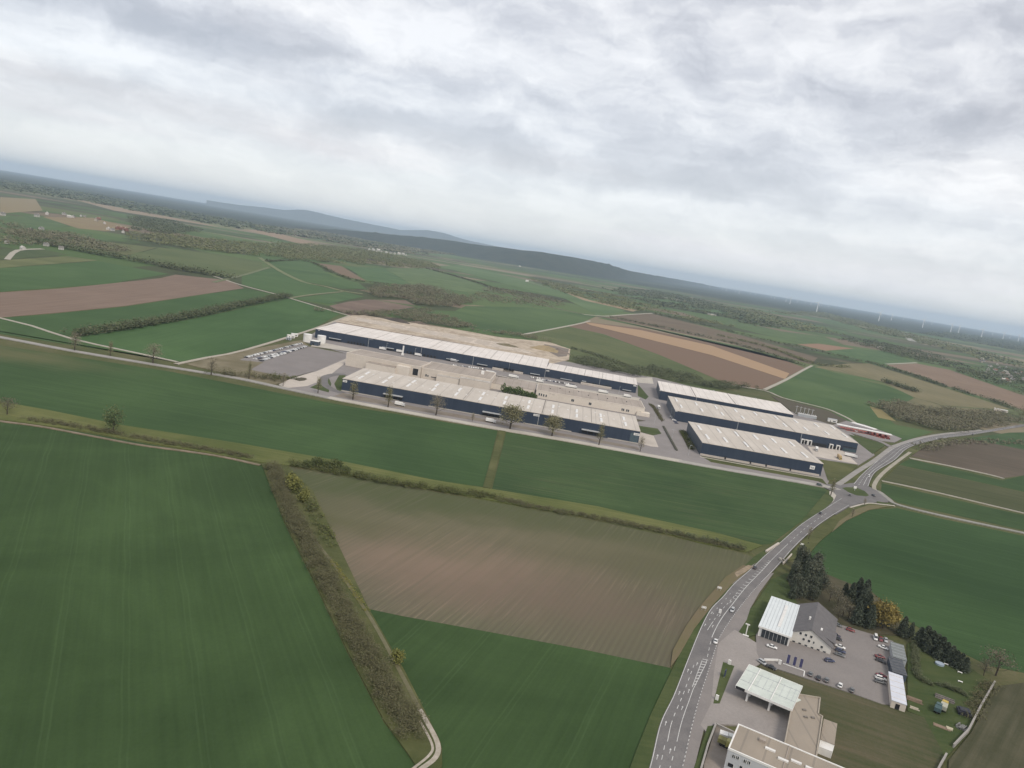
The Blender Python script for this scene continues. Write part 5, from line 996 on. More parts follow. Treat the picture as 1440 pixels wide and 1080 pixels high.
# scrap and building material in the garden corner
def pile(px, rz, l, w_, h, n, m, lab, name='timber_stack'):
    p = at(*px); t_ = empty(name, p, rz, lab, 'timber'); rs = random.Random(int(px[0]))
    for i in range(n):
        y = -w_/2+w_*(i+.5)/n; z = rs.uniform(.2, h); MB().box(-l/2+rs.uniform(-.3, .3), l/2+rs.uniform(-.3, .3), y-w_/n*.4, y+w_/n*.4, 0, z).build('plank', m, t_)
WOODM = plain('old_timber', (.23, .17, .12), (.16, .12, .09), .8)
pile((1286, 985), R(-25), 5.5, 4, 1.0, 6, WOODM, 'brown timber stack beside the white roofed shed'); pile((1286, 997), R(-25), 3, 2.2, .9, 3, plain('pale_boards', (.46, .42, .34), (.36, .32, .26), .8), 'pale boards stacked below the brown timber'); pile((1324, 1023), R(-28), 5.5, 2.4, .7, 4, plain('planks_tan', (.26, .19, .14), (.20, .15, .11), .8), 'tan planks lying on the rough lawn')
pile((1335, 1026), R(-28), 2.5, 2.0, .8, 2, plain('planks_light', (.50, .45, .33), (.40, .36, .27), .8), 'light boards at the end of the tan planks'); pile((1328, 984), R(-30), 7, 3.2, 1.3, 5, plain('weathered', (.20, .18, .165), (.13, .12, .11), .8), 'grey weathered lumber behind the yellow truck'); pile((1352, 1024), R(40), 4, 3.5, 1.1, 6, plain('scrap', (.22, .22, .21), (.10, .10, .10), 1.2), 'grey scrap heap beside the diagonal wall', 'scrap_pile')
p = at(1355, 1004); t_ = tag(MB().box(-2.4, 2.4, -2.2, 2.2, 0, 1.5).box(-1.8, 2.0, -1.6, 1.8, 1.503, 2.0).build('covered_stack', plain('black_tarp', (.018, .02, .03), (.035, .037, .05), .9, .5)), 'pile under a black tarpaulin beside the diagonal wall', 'covered pile'); t_.location = (p[0], p[1], 0); t_.rotation_euler = (0, 0, R(-20))
# ------------------------------------------------------------------ vehicles
PAINT = tinted('car_paint', .28, .6, .12); TYRE = plain('tyre_rubber', (.02, .02, .02), (.035, .035, .035), 2, .9); RIM = plain('wheel_rim', (.35, .35, .36), (.25, .25, .26), 3, .35, .6)
LAMP = plain('headlamp', (.70, .70, .68), (.6, .6, .6), 2, .15, .6); TAIL = plain('tail_lamp', (.28, .015, .012), (.2, .01, .01), 2, .3, .6)
def loft(sec):                                  # closed body from cross sections (x, half width low, half width high, z low, z high)
    b = MB(); n = 8; vs = []
    for x, wl, wh_, zl, zh in sec:
        m_ = zl+(zh-zl)*.55
        vs += [(x, -wl*.92, zl), (x, -wl, zl+(zh-zl)*.25), (x, -wl, m_), (x, -wh_, zh), (x, wh_, zh), (x, wl, m_), (x, wl, zl+(zh-zl)*.25), (x, wl*.92, zl)]
    fs = [(i*n+k, i*n+(k+1) % n, (i+1)*n+(k+1) % n, (i+1)*n+k) for i in range(len(sec)-1) for k in range(n)]
    fs += [tuple(range(n-1, -1, -1)), tuple(len(vs)-n+k for k in range(n))]; fs = [f[::-1] for f in fs]; return b.add(vs, fs)
def make_car(kind):
    t_ = empty('car', (0, 0, 0))
    L = {'sedan': 4.5, 'estate': 4.6, 'hatch': 4.0, 'van': 4.9}[kind]; h = L/2; Hh = {'sedan': .86, 'estate': .90, 'hatch': .92, 'van': 1.05}[kind]
    bd = loft([(-h, .74, .70, .42, .74), (-h+.12, .84, .78, .26, Hh), (-h+.9, .88, .80, .2, Hh+.03), (0, .89, .80, .2, Hh+.05), (h-1.35, .88, .78, .2, Hh+.02), (h-.5, .85, .72, .22, Hh-.12), (h-.1, .76, .62, .26, Hh-.26), (h, .66, .56, .36, Hh-.34)]).build('body', PAINT, t_, True); bd['paint'] = 1
    top = {'sedan': 1.44, 'estate': 1.5, 'hatch': 1.5, 'van': 1.95}[kind]; xr = {'sedan': -h+1.0, 'estate': -h+.25, 'hatch': -h+.35, 'van': -h+.12}[kind]; xt = {'sedan': -.75, 'estate': -h+.55, 'hatch': -h+.8, 'van': -h+.3}[kind]; xf = h-1.25 if kind != 'van' else h-.75; xft = .35 if kind != 'van' else h-1.55
    gl_ = MB(); z0 = Hh+.0
    gl_.add([(xr, -.74, z0), (xf, -.72, z0), (xf, .72, z0), (xr, .74, z0), (xt, -.58, top-.05), (xft, -.58, top-.05), (xft, .58, top-.05), (xt, .58, top-.05)], [(0, 1, 5, 4), (1, 2, 6, 5), (2, 3, 7, 6), (3, 0, 4, 7), (4, 5, 6, 7)])
    gl_.build('window', GLASS, t_)
    rf_ = loft([(xt-.06, .52, .50, top-.06, top-.01), (xt+.1, .61, .52, top-.06, top+.02), ((xt+xft)/2, .62, .54, top-.05, top+.05), (xft-.08, .61, .52, top-.06, top+.02), (xft+.06, .52, .48, top-.07, top-.02)]).build('roof', PAINT, t_, True); rf_['paint'] = 1
    if kind != 'sedan':
        pl_ = MB()
        for sx in (-1, 1): pl_.add([(xr, sx*.75, z0), (xr+.22, sx*.75, z0), (xt+.2, sx*.60, top-.04), (xt, sx*.60, top-.04)], [(0, 1, 2, 3)])
        o = pl_.build('rear_pillar', PAINT, t_); o['paint'] = 1
    for x in (-h+.85, h-.85):
        for sy in (-1, 1):
            wo = MB().tube([(x, sy*.68, .32), (x, sy*.90, .32)], .32, 14).build('wheel', TYRE, t_); MB().tube([(x, sy*.905, .32), (x, sy*.915, .32)], .19, 10).build('rim', RIM, wo)
    for sy in (-.55, .55):
        MB().box(h-.16, h-.015, sy-.14, sy+.14, .50, .64).build('headlight', LAMP, t_); MB().box(-h-.012, -h+.1, sy-.12, sy+.12, .60, .76).build('tail_light', TAIL, t_)
    return t_
CARS = {k: make_car(k) for k in ('sedan', 'estate', 'hatch', 'van')}; FIRST = dict.fromkeys(CARS, True)
WHc, SIc, DKc, RDc, BLc, GYc, GNc = (.72, .72, .71, 1), (.42, .43, .44, 1), (.022, .023, .028, 1), (.17, .034, .04, 1), (.035, .045, .10, 1), (.13, .135, .14, 1), (.05, .075, .07, 1)
def car(px, d, kind, col, label, group, z=.26):
    if FIRST[kind]:
        t_ = CARS[kind]; FIRST[kind] = False
        for ch in t_.children:
            if ch.get('paint'): ch.color = col
    else: t_ = copy_tree(CARS[kind], None, col)
    p = at(*px); q_ = at(px[0]+d[0], px[1]+d[1])-p; t_.location = (p[0], p[1], z); t_.rotation_euler = (0, 0, math.atan2(q_[1], q_[0])); return tag(t_, label, 'car', group)
LG, RG = 'cars on the car lot', 'cars driving on the main road'
car((1006, 904), (2, -9), 'sedan', WHc, 'white car driving past the lot entrance', RG, .3); car((1029.5, 860), (-6, 12), 'estate', SIc, 'silver car with a dark load behind, driving through the bend', RG, .3)
car((1061, 800), (6, -6), 'hatch', DKc, 'dark car driving beside the road hatching', RG, .3); car((1153.5, 723), (6, -4), 'sedan', DKc, 'dark car between the bridge and the junction', RG, .3)
car((1228, 698), (5, 3), 'sedan', DKc, 'dark blue car turning at the grass traffic island', RG, .32); car((1221.5, 671), (3, -4), 'van', WHc, 'white van leaving the junction uphill', RG, .3)
car((1316, 617), (6, -1.5), 'sedan', WHc, 'white car on the far bend by the wood', RG, .3); car((1195, 697.5), (5, -3), 'hatch', GYc, 'grey car waiting at the tip of the traffic island', RG, .32)
car((1368, 612), (6, -.6), 'sedan', DKc, 'dark car on the far straight before the right edge', RG, .3); car((1152, 683.5), (5, 1), 'van', GNc, 'dark van on the estate road near the junction', RG, .34)
car((1085, 911.5), (11, 3.5), 'sedan', WHc, 'white saloon parked in front of the showroom', LG); car((1100, 904.5), (11, 3), 'estate', GNc, 'dark green estate parked against the showroom glass', LG)
car((1072, 934), (9, 6), 'estate', SIc, 'silver estate parked by the white lot barrier', LG); car((1084, 940.5), (9, 4), 'sedan', DKc, 'dark saloon on the grass edge beside the canopy', LG)
car((1166, 931), (12, 1), 'estate', BLc, 'dark blue estate alone in the middle of the lot', LG)
for px, k, c_, l in (((1174.5, 895.5), 'estate', (.035, .03, .06, 1), 'dark violet estate, farthest beside the gabled house'), ((1177, 900), 'sedan', DKc, 'black saloon second from the far end beside the gabled house'), ((1181, 911.5), 'sedan', WHc, 'white saloon parked beside the gabled house corner'), ((1181.5, 917.5), 'estate', BLc, 'blue black estate next to the white saloon'), ((1180.5, 923), 'sedan', GYc, 'dark grey saloon nearest in the row by the gabled house')): car(px, (11, 4), k, c_, l, LG)
for px, k, c_, l in (((1139, 950), 'hatch', GYc, 'grey hatchback first in the row along the grass, nearest the banners'), ((1150.5, 955.5), 'hatch', DKc, 'black hatchback second in the row along the grass'), ((1162, 958.5), 'hatch', GYc, 'grey hatchback third in the row along the grass'), ((1181, 966), 'hatch', WHc, 'white hatchback in the row along the grass'), ((1197.5, 972.5), 'hatch', GYc, 'grey hatchback last in the row along the grass')): car(px, (3, -8), k, c_, l, LG)
for px, d, k, c_, l in (((1230.7, 899), (1, 9), 'van', WHc, 'white van in the far corner of the lot'), ((1238, 901), (2, 9), 'hatch', RDc, 'red hatchback between the van and a silver car'), ((1245, 902.5), (3, 9), 'hatch', SIc, 'silver hatchback beside the grey shed'), ((1241.5, 912.5), (10, 4), 'sedan', WHc, 'white saloon across the front of the far corner cars'), ((1237, 925.5), (10, 2), 'sedan', RDc, 'red saloon before the dark slatted shed'), ((1238, 931.5), (10, 4), 'sedan', DKc, 'black saloon nearest the dark slatted shed'), ((1239, 952), (10, 2), 'sedan', (.20, .035, .05, 1), 'dark red saloon by the white roofed shed'), ((1238, 956), (10, 3), 'estate', WHc, 'white estate between a red and a grey car'), ((1237, 961), (10, 3), 'estate', GYc, 'grey estate nearest in the trio by the white shed'), ((1195.5, 888), (10, 3), 'hatch', (.20, .035, .035, 1), 'red hatchback under the pines behind the lot'), ((1178, 881), (9, 3), 'hatch', GYc, 'grey hatchback behind the gabled house')): car(px, d, k, c_, l, LG)
# lorries
def lorry(px, d, cabc, boxm, label, l=8.0, hh=3.4, z=.3):
    p = at(*px); q_ = at(px[0]+d[0], px[1]+d[1])-p; t_ = empty('lorry', (p[0], p[1], z), math.atan2(q_[1], q_[0]), label, 'lorry')
    cm = plain('lorry_cab', cabc, None, 1.5, .4, .5)
    MB().box(-l/2, l/2-2.1, -1.22, 1.22, 1.0, hh).build('cargo_box', boxm, t_); cb = MB().prism([(-1.15, .5), (1.15, .5), (1.15, 2.0), (1.0, 2.7), (-1.0, 2.7), (-1.15, 2.0)], l/2-2.0, l/2).build('cab', cm, t_)
    MB().box(l/2-.05, l/2+.012, -.95, .95, 1.6, 2.4).build('windscreen', GLASS, cb); MB().box(-l/2, l/2-.3, -.5, .5, .55, .98).build('chassis', DARK, t_)
    for x in (-l/2+1.2, -l/2+2.4, l/2-1.0):
        for sy in (-1, 1): MB().tube([(x, sy*.8, .48), (x, sy*1.18, .48)], .48, 12).build('wheel', TYRE, t_)
    return t_
lorry((1180, 645.5), (5, 5), (.55, .42, .18), plain('tan_box', (.50, .38, .22), (.42, .31, .18), .8), 'tan box lorry parked on the concrete pad of the middle right hall', 11, 3.8)
lorry((1326, 998), (4, -11), (.50, .36, .06), plain('pale_load', (.42, .42, .34), (.34, .34, .28), .8), 'old yellow lorry with a pale load in the garden corner', 6.4, 2.6, .2); lorry((1318, 1001), (4, -11), (.05, .10, .10), plain('teal_load', (.07, .12, .12), (.05, .08, .09), .8), 'teal lorry beside the old yellow one', 5.5, 2.5, .2)
lorry((1020.5, 1042.5), (9, 3), (.62, .62, .58), WHITE, 'white van body standing in the sunken yard by the hall', 4.8, 2.6); lorry((1018.5, 1050), (9, 4), (.34, .32, .10), plain('mustard_box', (.22, .21, .08), (.16, .15, .07), .8), 'mustard coloured lorry behind the white van body', 4.8, 2.4)
for i, (px, lab) in enumerate((((588, 501), 'white lorry at the gates of the long rear hall'), ((562, 496), 'white lorry beside the tall white mast'), ((759, 538), 'white trailer behind the cream office, left'), ((803, 545.5), 'long white trailer behind the cream office, right'), ((538, 492.5), 'white lorry left of the mast at the rear hall'), ((638, 509), 'white lorry at the middle gates of the rear hall'), ((882, 559), 'white lorry at the end of the cream office'))): lorry(px, (9, 1.6), (.6, .6, .6), WHITE, lab, 9 if i != 3 else 14)
for px, d, lab, l in (((1148, 634), (2, 9), 'white trailer backed to the left gate of the middle right hall', 12), ((1196, 643), (9, 2), 'white trailer on the grey pad right of the concrete', 12), ((690, 526), (9, 1.6), 'white trailer before the first loading ramp of the rear hall', 12), ((722, 531.5), (9, 1.6), 'white trailer beside the right end of the first loading ramp', 12), ((848, 553), (9, 1.6), 'white trailer before the right loading ramp of the rear hall', 12), ((930, 558), (5, 9), 'white lorry between the rear right hall and the office', 9), ((926, 575), (6, 9), 'white lorry on the estate road beside the planting bed', 9), ((562, 571), (9, 1.7), 'white lorry under the first canopy of the front warehouse', 9), ((690, 594.5), (9, 1.7), 'white lorry under the middle canopy of the front warehouse', 9)): lorry(px, d, (.6, .6, .6), WHITE, lab, l)
def red_machine(px, i):
    p = at(*px); t_ = empty('farm_machine', p, i*.4, 'red farm machine parked beside the long white canopy', 'farm machine', 'red farm machines'); m = plain('red_steel', (.22, .05, .042), (.16, .042, .036), .8, .5)
    MB().box(-2.2, 2.2, -1.1, 1.1, .7, 2.0).box(-1.0, .8, -.9, .9, 2.003, 2.9).build('body', m, t_)
    for x in (-1.4, 1.4):
        for sy in (-1, 1): MB().tube([(x, sy*1.0, .6), (x, sy*1.4, .6)], .6, 10).build('wheel', TYRE, t_)
for i in range(8): red_machine((1222+3.8*i, 609.5+.9*i+(i % 2)*2), i)
for i in range(5): car((1197+7*i, 606+1.3*i), (6, 1), 'hatch', (DKc, WHc, GYc, BLc, SIc)[i], ('black', 'white', 'grey', 'blue', 'silver')[i]+' car under the long white canopy', 'cars at the red forecourt', .32)
# remote car park: cars of a few pixels, one mesh each
far = loft([(-2.2, .8, .75, .3, .85), (-1.9, .88, .62, .25, 1.35), (.3, .88, .62, .25, 1.4), (1.0, .88, .8, .25, .95), (2.2, .75, .6, .3, .7)]).box(-1.7, .6, -.86, .86, .92, 1.2, 1).build('car', [PAINT, GLASS])
first = True; cols = [WHc, WHc, SIc, DKc, WHc, SIc, GYc, DKc, WHc, BLc]; nm = ['white', 'white', 'silver', 'black', 'white', 'silver', 'grey', 'black', 'white', 'blue']
for row, (P0, P1, n) in enumerate((((345, 503.5), (424, 483.5), 48), ((358, 506), (421, 490), 35), ((366, 508.5), (431, 487.5), 45))):
    for i in range(n):
        k = random.randrange(10); f = (i+.5+random.uniform(-.15, .15))/n
        if random.random() < .1: continue
        o = far if first else far.copy()
        if not first: C.objects.link(o)
        first = False; p = at(P0[0]+(P1[0]-P0[0])*f, P0[1]+(P1[1]-P0[1])*f); d = at(*P1)-at(*P0)
        o.location = (p[0], p[1], .28); o.rotation_euler = (0, 0, math.atan2(d[1], d[0])+math.pi/2+random.uniform(-.06, .06)); o.color = cols[k]
        tag(o, nm[k]+' parked car in the '+('rear', 'middle', 'front')[row]+' row of the remote car park', 'car', 'cars in the remote car park')

for row, (P0, P1, n, lab) in enumerate((((633, 513.5), (683, 520), 16, 'parked car in the row before the middle gates of the long rear hall'), ((762, 534.5), (808, 542), 18, 'parked car in the row behind the cream office'), ((745, 531), (760, 533), 5, 'parked car beside the loading ramp of the rear hall'), ((944, 586), (952, 597), 5, 'parked car beside the left end of the middle right hall'), ((952, 566), (936, 552), 4, 'parked car at the end of the rear right hall'))):
    for i in range(n):
        k = random.randrange(10); f = (i+.5)/n; o = far.copy(); C.objects.link(o); p = at(P0[0]+(P1[0]-P0[0])*f, P0[1]+(P1[1]-P0[1])*f); d = at(*P1)-at(*P0)
        o.location = (p[0], p[1], .24); o.rotation_euler = (0, 0, math.atan2(d[1], d[0])+math.pi/2); o.color = cols[k]; tag(o, nm[k]+' '+lab, 'car', 'cars in the estate yards')

# ------------------------------------------------------------------ trees
BARK = plain('bark', (.075, .06, .045), (.05, .04, .032), 1.2, .95)
TW = leaf_mat('budding_twigs', [(.13, .113, .085), (.155, .135, .10), (.14, .13, .088), (.17, .148, .115)])
TWG = leaf_mat('young_leaves', [(.11, .103, .062), (.13, .122, .07), (.145, .135, .08)])
CONI = leaf_mat('conifer_needles', [(.038, .048, .036), (.050, .060, .043), (.062, .070, .050)])
YEL = leaf_mat('yellow_leaves', [(.105, .085, .034), (.15, .12, .042), (.19, .15, .05)])
PINE = leaf_mat('pine_needles', [(.046, .055, .041), (.060, .067, .048), (.074, .077, .056)])
def limbs(b, h, r, n, sp_, rs, t0=.3):
    b.tube([(0, 0, 0), (r*.5, 0, h*.35), (-r*.3, r*.3, h*.7), (0, 0, h*.96)], [r, r*.75, r*.45, r*.12], 8)
    ends = []
    for i in range(n):
        a = 2.4*i+rs.uniform(-.4, .4); z = h*(t0+(.9-t0)*i/n); l = sp_*(1-.5*(i/n))*rs.uniform(.8, 1.15)
        e = (math.cos(a)*l, math.sin(a)*l, z+l*rs.uniform(.6, 1.2)); m_ = (e[0]*.5, e[1]*.5, z+(e[2]-z)*.35); b.tube([(0, 0, z), m_, e], [r*.4, r*.26, r*.07], 5); ends.append(e)
    return ends
def bare_tree(h, sp_, leaf, n, ls, seed, dens=1.0, name='tree'):
    rs = random.Random(seed); t_ = empty(name, (0, 0, 0)); b = MB(); en = limbs(b, h*.94, .028*h, 16, sp_, rs, .22); b.build('trunk', BARK, t_)
    P = [RNG.normal(size=(int(n/16), 3))*np.array([sp_*.30, sp_*.30, h*.085])+np.array(e)*np.array([.9, .9, 1]) for e in en]
    top = RNG.normal(size=(n//5, 3))*np.array([sp_*.22, sp_*.22, h*.16])+np.array([0, 0, h*.72]); P = np.vstack(P+[top]); P[:, 2] = np.clip(P[:, 2], h*.14, h*1.04)
    link('crown', leaf_mesh('crown', P, ls), leaf, t_); return t_
def conifer(h, r, n, ls, m, seed, name='conifer'):
    t_ = empty(name, (0, 0, 0)); MB().tube([(0, 0, 0), (0, 0, h*.5), (0, 0, h)], [.022*h, .014*h, .003*h], 7).build('trunk', BARK, t_)
    rs = np.random.default_rng(seed); z = rs.uniform(.05, 1, n)**.8; lay = np.floor(z*9)/9; rr = r*(1.06-z)**.75*(1-.30*((z-lay)*9)); a = rs.uniform(0, 6.283, n); q_ = rs.uniform(.35, 1, n)**.6; lob = 1+.22*np.sin(a*5+lay*40)
    link('crown', leaf_mesh('crown', np.stack([np.cos(a)*rr*q_*lob, np.sin(a)*rr*q_*lob, z*h-.12*rr*q_], 1), ls), m, t_); return t_
def round_tree(h, r, n, ls, m, seed, name='tree', lo=.2):
    t_ = empty(name, (0, 0, 0)); rs = random.Random(seed); b = MB(); limbs(b, h*.8, .025*h, 9, r*.75, rs); b.build('trunk', BARK, t_)
    k = 15; rg = np.random.default_rng(seed); d = rg.normal(size=(k, 3)); d /= np.linalg.norm(d, axis=1)[:, None]; d *= rg.uniform(.35, .85, (k, 1)); zc_, zr = h*(1+lo)/2, h*(1-lo)/2
    P = np.vstack([(v*np.array([r, r, zr])+np.array([0, 0, zc_]))+rg.normal(size=(n//k, 3))*np.array([r*.24, r*.24, zr*.22]) for v in d]); P[:, 2] = np.maximum(P[:, 2], .25)
    link('crown', leaf_mesh('crown', P, ls), m, t_); return t_
PROTO = {'slim': bare_tree(15, 2.2, TWG, 620, .5, 1, name='roadside_tree'), 'wide': bare_tree(15, 4.2, TW, 1000, .45, 2, name='roadside_tree'), 'full': bare_tree(14, 4.0, TWG, 2000, .55, 3, name='roadside_tree'), 'thin': bare_tree(13, 3.0, TW, 330, .6, 4, name='roadside_tree'),
         'con': conifer(15, 3.6, 2600, .8, CONI, 5), 'con2': conifer(9, 2.1, 1300, .6, CONI, 6), 'pine': round_tree(15, 4.2, 3000, .75, PINE, 7, 'pine_tree', .12), 'yel': round_tree(13, 5.6, 2400, .8, YEL, 8, 'yellow_tree', .1), 'bush': round_tree(8, 4.2, 1300, .8, leaf_mat('yellow_bush', [(.080, .088, .030), (.11, .114, .036), (.135, .132, .045)]), 9, 'bush', .05), 'gbush': round_tree(8, 4.2, 1300, .8, leaf_mat('green_bush', [(.048, .062, .026), (.066, .080, .032), (.085, .095, .040)]), 12, 'bush', .05), 'grn': round_tree(13, 5.5, 1000, .75, leaf_mat('dull_green', [(.055, .075, .034), (.07, .088, .040), (.085, .10, .046)]), 10, 'tree', .2), 'bare': bare_tree(11, 4.5, leaf_mat('grey_twigs', [(.075, .07, .052), (.09, .082, .058), (.10, .092, .066)]), 620, .5, 11, name='bare_tree')}
PF = dict.fromkeys(PROTO, True)
def plant(kind, px, h, label, cat, group=None, rz=None, wide=1.0):
    t_ = PROTO[kind]
    if PF[kind]: PF[kind] = False
    else: t_ = copy_tree(t_)
    H0 = {'slim': 15, 'wide': 15, 'full': 14, 'thin': 13, 'con': 15, 'con2': 9, 'pine': 15, 'yel': 13, 'bush': 8, 'gbush': 8, 'grn': 13, 'bare': 11}[kind]
    p = at(*px); s_ = h/H0; t_.location = (p[0], p[1], 0); t_.scale = (s_*wide, s_*wide, s_); t_.rotation_euler = (0, 0, rz if rz is not None else random.uniform(0, 6.28))
    for k in ('group',):
        if k in t_: del t_[k]
    return tag(t_, label, cat, group)
RT = 'trees along the estate road'
for kind, px, h, w_, l in (('wide', (105, 493), 15, 1.1, 'faint bare tree by the road, farthest left'), ('slim', (155, 501), 14, .9, 'slim tree on the road verge left of the crossing tracks'), ('wide', (215, 511), 17, 1.3, 'round bare tree beside the track junction'), ('thin', (297, 527), 15, 1.2, 'thin bare tree at the corner of the dry ground'), ('slim', (350, 533), 16, .9, 'slim green tree in front of the remote car park'), ('thin', (398, 543), 12, .9, 'thin tree at the concrete entrance road'),
        ('slim', (447, 553), 15, 1.0, 'slim green tree on the lawn by the ring road'), ('slim', (496, 562), 16, 1.5, 'pale slim tree before the left end of the front warehouse'), ('slim', (545.5, 573), 19, 1.1, 'pointed slim tree before the first canopy of the front warehouse'), ('wide', (613, 584), 17, 1.25, 'broad bare tree in front of the front warehouse'), ('full', (717, 603), 20, 1.45, 'dense olive tree hiding the middle canopy of the front warehouse'), ('full', (776, 613), 17, 1.4, 'dense olive tree right of the middle sign'), ('slim', (842, 626), 19, 1.0, 'slim tree before the last canopy of the front warehouse'), ('thin', (900, 635), 13, .9, 'thin bare tree at the right end of the front warehouse'),
        ('thin', (664, 593), 8, .8, 'small young tree between the broad bare tree and the dense one'), ('slim', (1168, 697), 14, .9, 'slim brown tree at the corner of the junction'), ('thin', (1198, 727), 7, .9, 'small bare tree on the verge below the junction'), ('thin', (1215, 711), 6, .9, 'small bare tree beside the traffic island'), ('thin', (1137, 758), 8, .9, 'small reddish bare tree on the right road edge')): plant(kind, px, h, l, 'tree', RT, None, w_)
plant('grn', (159, 608), 17, 'lone round dull green tree on the ditch at the left', 'tree', None, None, .8)
plant('bush', (411, 690), 9, 'big yellow green bush at the top of the brown belt', 'bush', 'bushes of the brown belt', None, 1.1); plant('bush', (426, 706), 7, 'smaller yellow green bush below the big one', 'bush', 'bushes of the brown belt'); plant('bush', (558, 935), 6, 'yellowish bush on the lower right side of the brown belt', 'bush', 'bushes of the brown belt', None, .8); plant('bare', (10, 583), 10, 'dark bare tree at the left edge on the ditch', 'tree', None, None, 1.2)
for x, y, h, l in ((432, 657, 5, 'green bush at the left end of the ditch bushes'), (446, 656, 7, 'tall light green bush on the ditch above the fallow field'), (459, 659, 6, 'light green bush second along the ditch'), (472, 660, 7, 'tallest light green bush along the ditch'), (486, 665, 5, 'low light green bush along the ditch')): plant('gbush', (x, y), h, l, 'bush', 'green bushes along the ditch', None, 1.0)
PG = 'dark pines behind the showroom'
for i, (x, y) in enumerate(((1118, 806), (1128, 800), (1120, 818), (1131, 813), (1142, 808), (1116, 830), (1128, 828), (1140, 824), (1151, 820), (1113, 842), (1124, 842), (1136, 838), (1147, 834), (1143, 845), (1158, 831), (1111, 818))):
    plant('pine' if i % 3 else 'con', (x, y), (13, 15, 12, 14, 15, 11, 14, 15, 13, 10, 11, 12, 13, 9, 10, 9)[i], 'dark pine in the close grove behind the showroom', 'pine tree', PG)
CG = 'tall dark conifers beside the yellow tree'
for i, (x, y, h) in enumerate(((1195, 847, 11), (1204, 845, 13), (1213, 852, 14.5), (1208, 866, 14), (1217, 870, 13), (1221, 883, 12), (1203, 878, 12), (1186, 842, 9))): plant('con', (x, y), h, 'tall dark conifer in the clump between brown scrub and the yellow tree', 'conifer', CG, None, 1.25)
for i, (x, y, h) in enumerate(((1166, 846, 9), (1176, 856, 9), (1185, 866, 9), (1178, 872, 7), (1192, 872, 8))): plant('bare', (x, y), h, 'brown bare tree between the pine grove and the tall conifers', 'tree', 'brown bare trees behind the gabled house')
plant('yel', (1241, 884), 15, 'bright ochre yellow tree behind the car lot', 'yellow tree'); plant('yel', (1250, 880), 10, 'smaller ochre tree on the right side of the bright yellow one', 'yellow tree')
plant('con', (1268, 894), 10, 'stout dark conifer just right of the yellow tree', 'conifer', 'conifers along the field', None, 1.3); plant('con2', (1279, 897), 8, 'dark conifer close to the stout one', 'conifer', 'conifers along the field', None, 1.2)
for i, (x, y, h) in enumerate(((1291, 907, 9), (1299, 911, 11), (1307, 915, 10), (1314, 920, 10), (1321, 924, 10), (1328, 929, 9), (1335, 934, 9), (1342, 938, 8), (1349, 942, 8), (1356, 945, 7), (1303, 918, 7), (1318, 927, 7))): plant('con2', (x, y), h, 'dark conifer in the row between the garden and the field', 'conifer', 'conifer row behind the garden', None, 1.6)
plant('bare', (1400, 950), 11, 'pale bare tree at the corner of the garden', 'tree', None, None, 1.3); plant('bare', (1383, 950), 7, 'bare shrub left of the pale bare tree', 'tree')
for k, f in PF.items():
    if f: raise RuntimeError(k)

# ------------------------------------------------------------------ far houses and wind turbines
HW = tinted('house_wall', .85, .2, .15); HR = tinted('house_roof', .8, .2, .25)
hs = empty('house', (0, 0, 0)); b = MB(); b.add([(x, y, z) for x in (-6, 6) for y, z in ((-4, 0), (4, 0), (4, 5), (0, 8.4), (-4, 5))], [(4, 3, 2, 1, 0), (5, 6, 7, 8, 9), (0, 1, 6, 5), (1, 2, 7, 6), (4, 0, 5, 9)]); wl = b.build('wall', HW, hs); wl['paint'] = 1
b = MB()
for sy in (-1, 1): b.add([(x, y, z) for x in (-6.4, 6.4) for y, z in ((sy*4.6, 4.5), (0, 8.42), (0, 8.75), (sy*4.6, 4.85))], [(0, 1, 2, 3), (7, 6, 5, 4), (0, 4, 5, 1), (3, 2, 6, 7), (0, 3, 7, 4)])
hr = b.build('roof', HR, hs); hr['paint2'] = 1; MB().box(1.5, 2.3, .5, 1.3, 7, 9.6).build('chimney', WHITE, hr)
for x in (-4, -1, 2.5): MB().box(x, x+1.2, -4.06, -3.99, 1.4, 2.9).build('window', GLASS, hs)
firsth = True
def house(px, sc, wallc, roofc, label, group, rz=None):
    global firsth
    t_ = hs if firsth else copy_tree(hs); firsth = False
    for ch in t_.children:
        if ch.get('paint'): ch.color = (*wallc, 1)
        if ch.get('paint2'): ch.color = (*roofc, 1)
    p = at(*px); t_.location = (p[0], p[1], 0); t_.scale = (sc*.75, sc*.75, sc*.75); t_.rotation_euler = (0, 0, random.uniform(0, 3.1) if rz is None else rz); tag(t_, label, 'house', group)
Wc, Cc_, Rc, Gc, Dc = (.50, .48, .45), (.36, .32, .27), (.20, .095, .068), (.18, .17, .16), (.11, .10, .095)
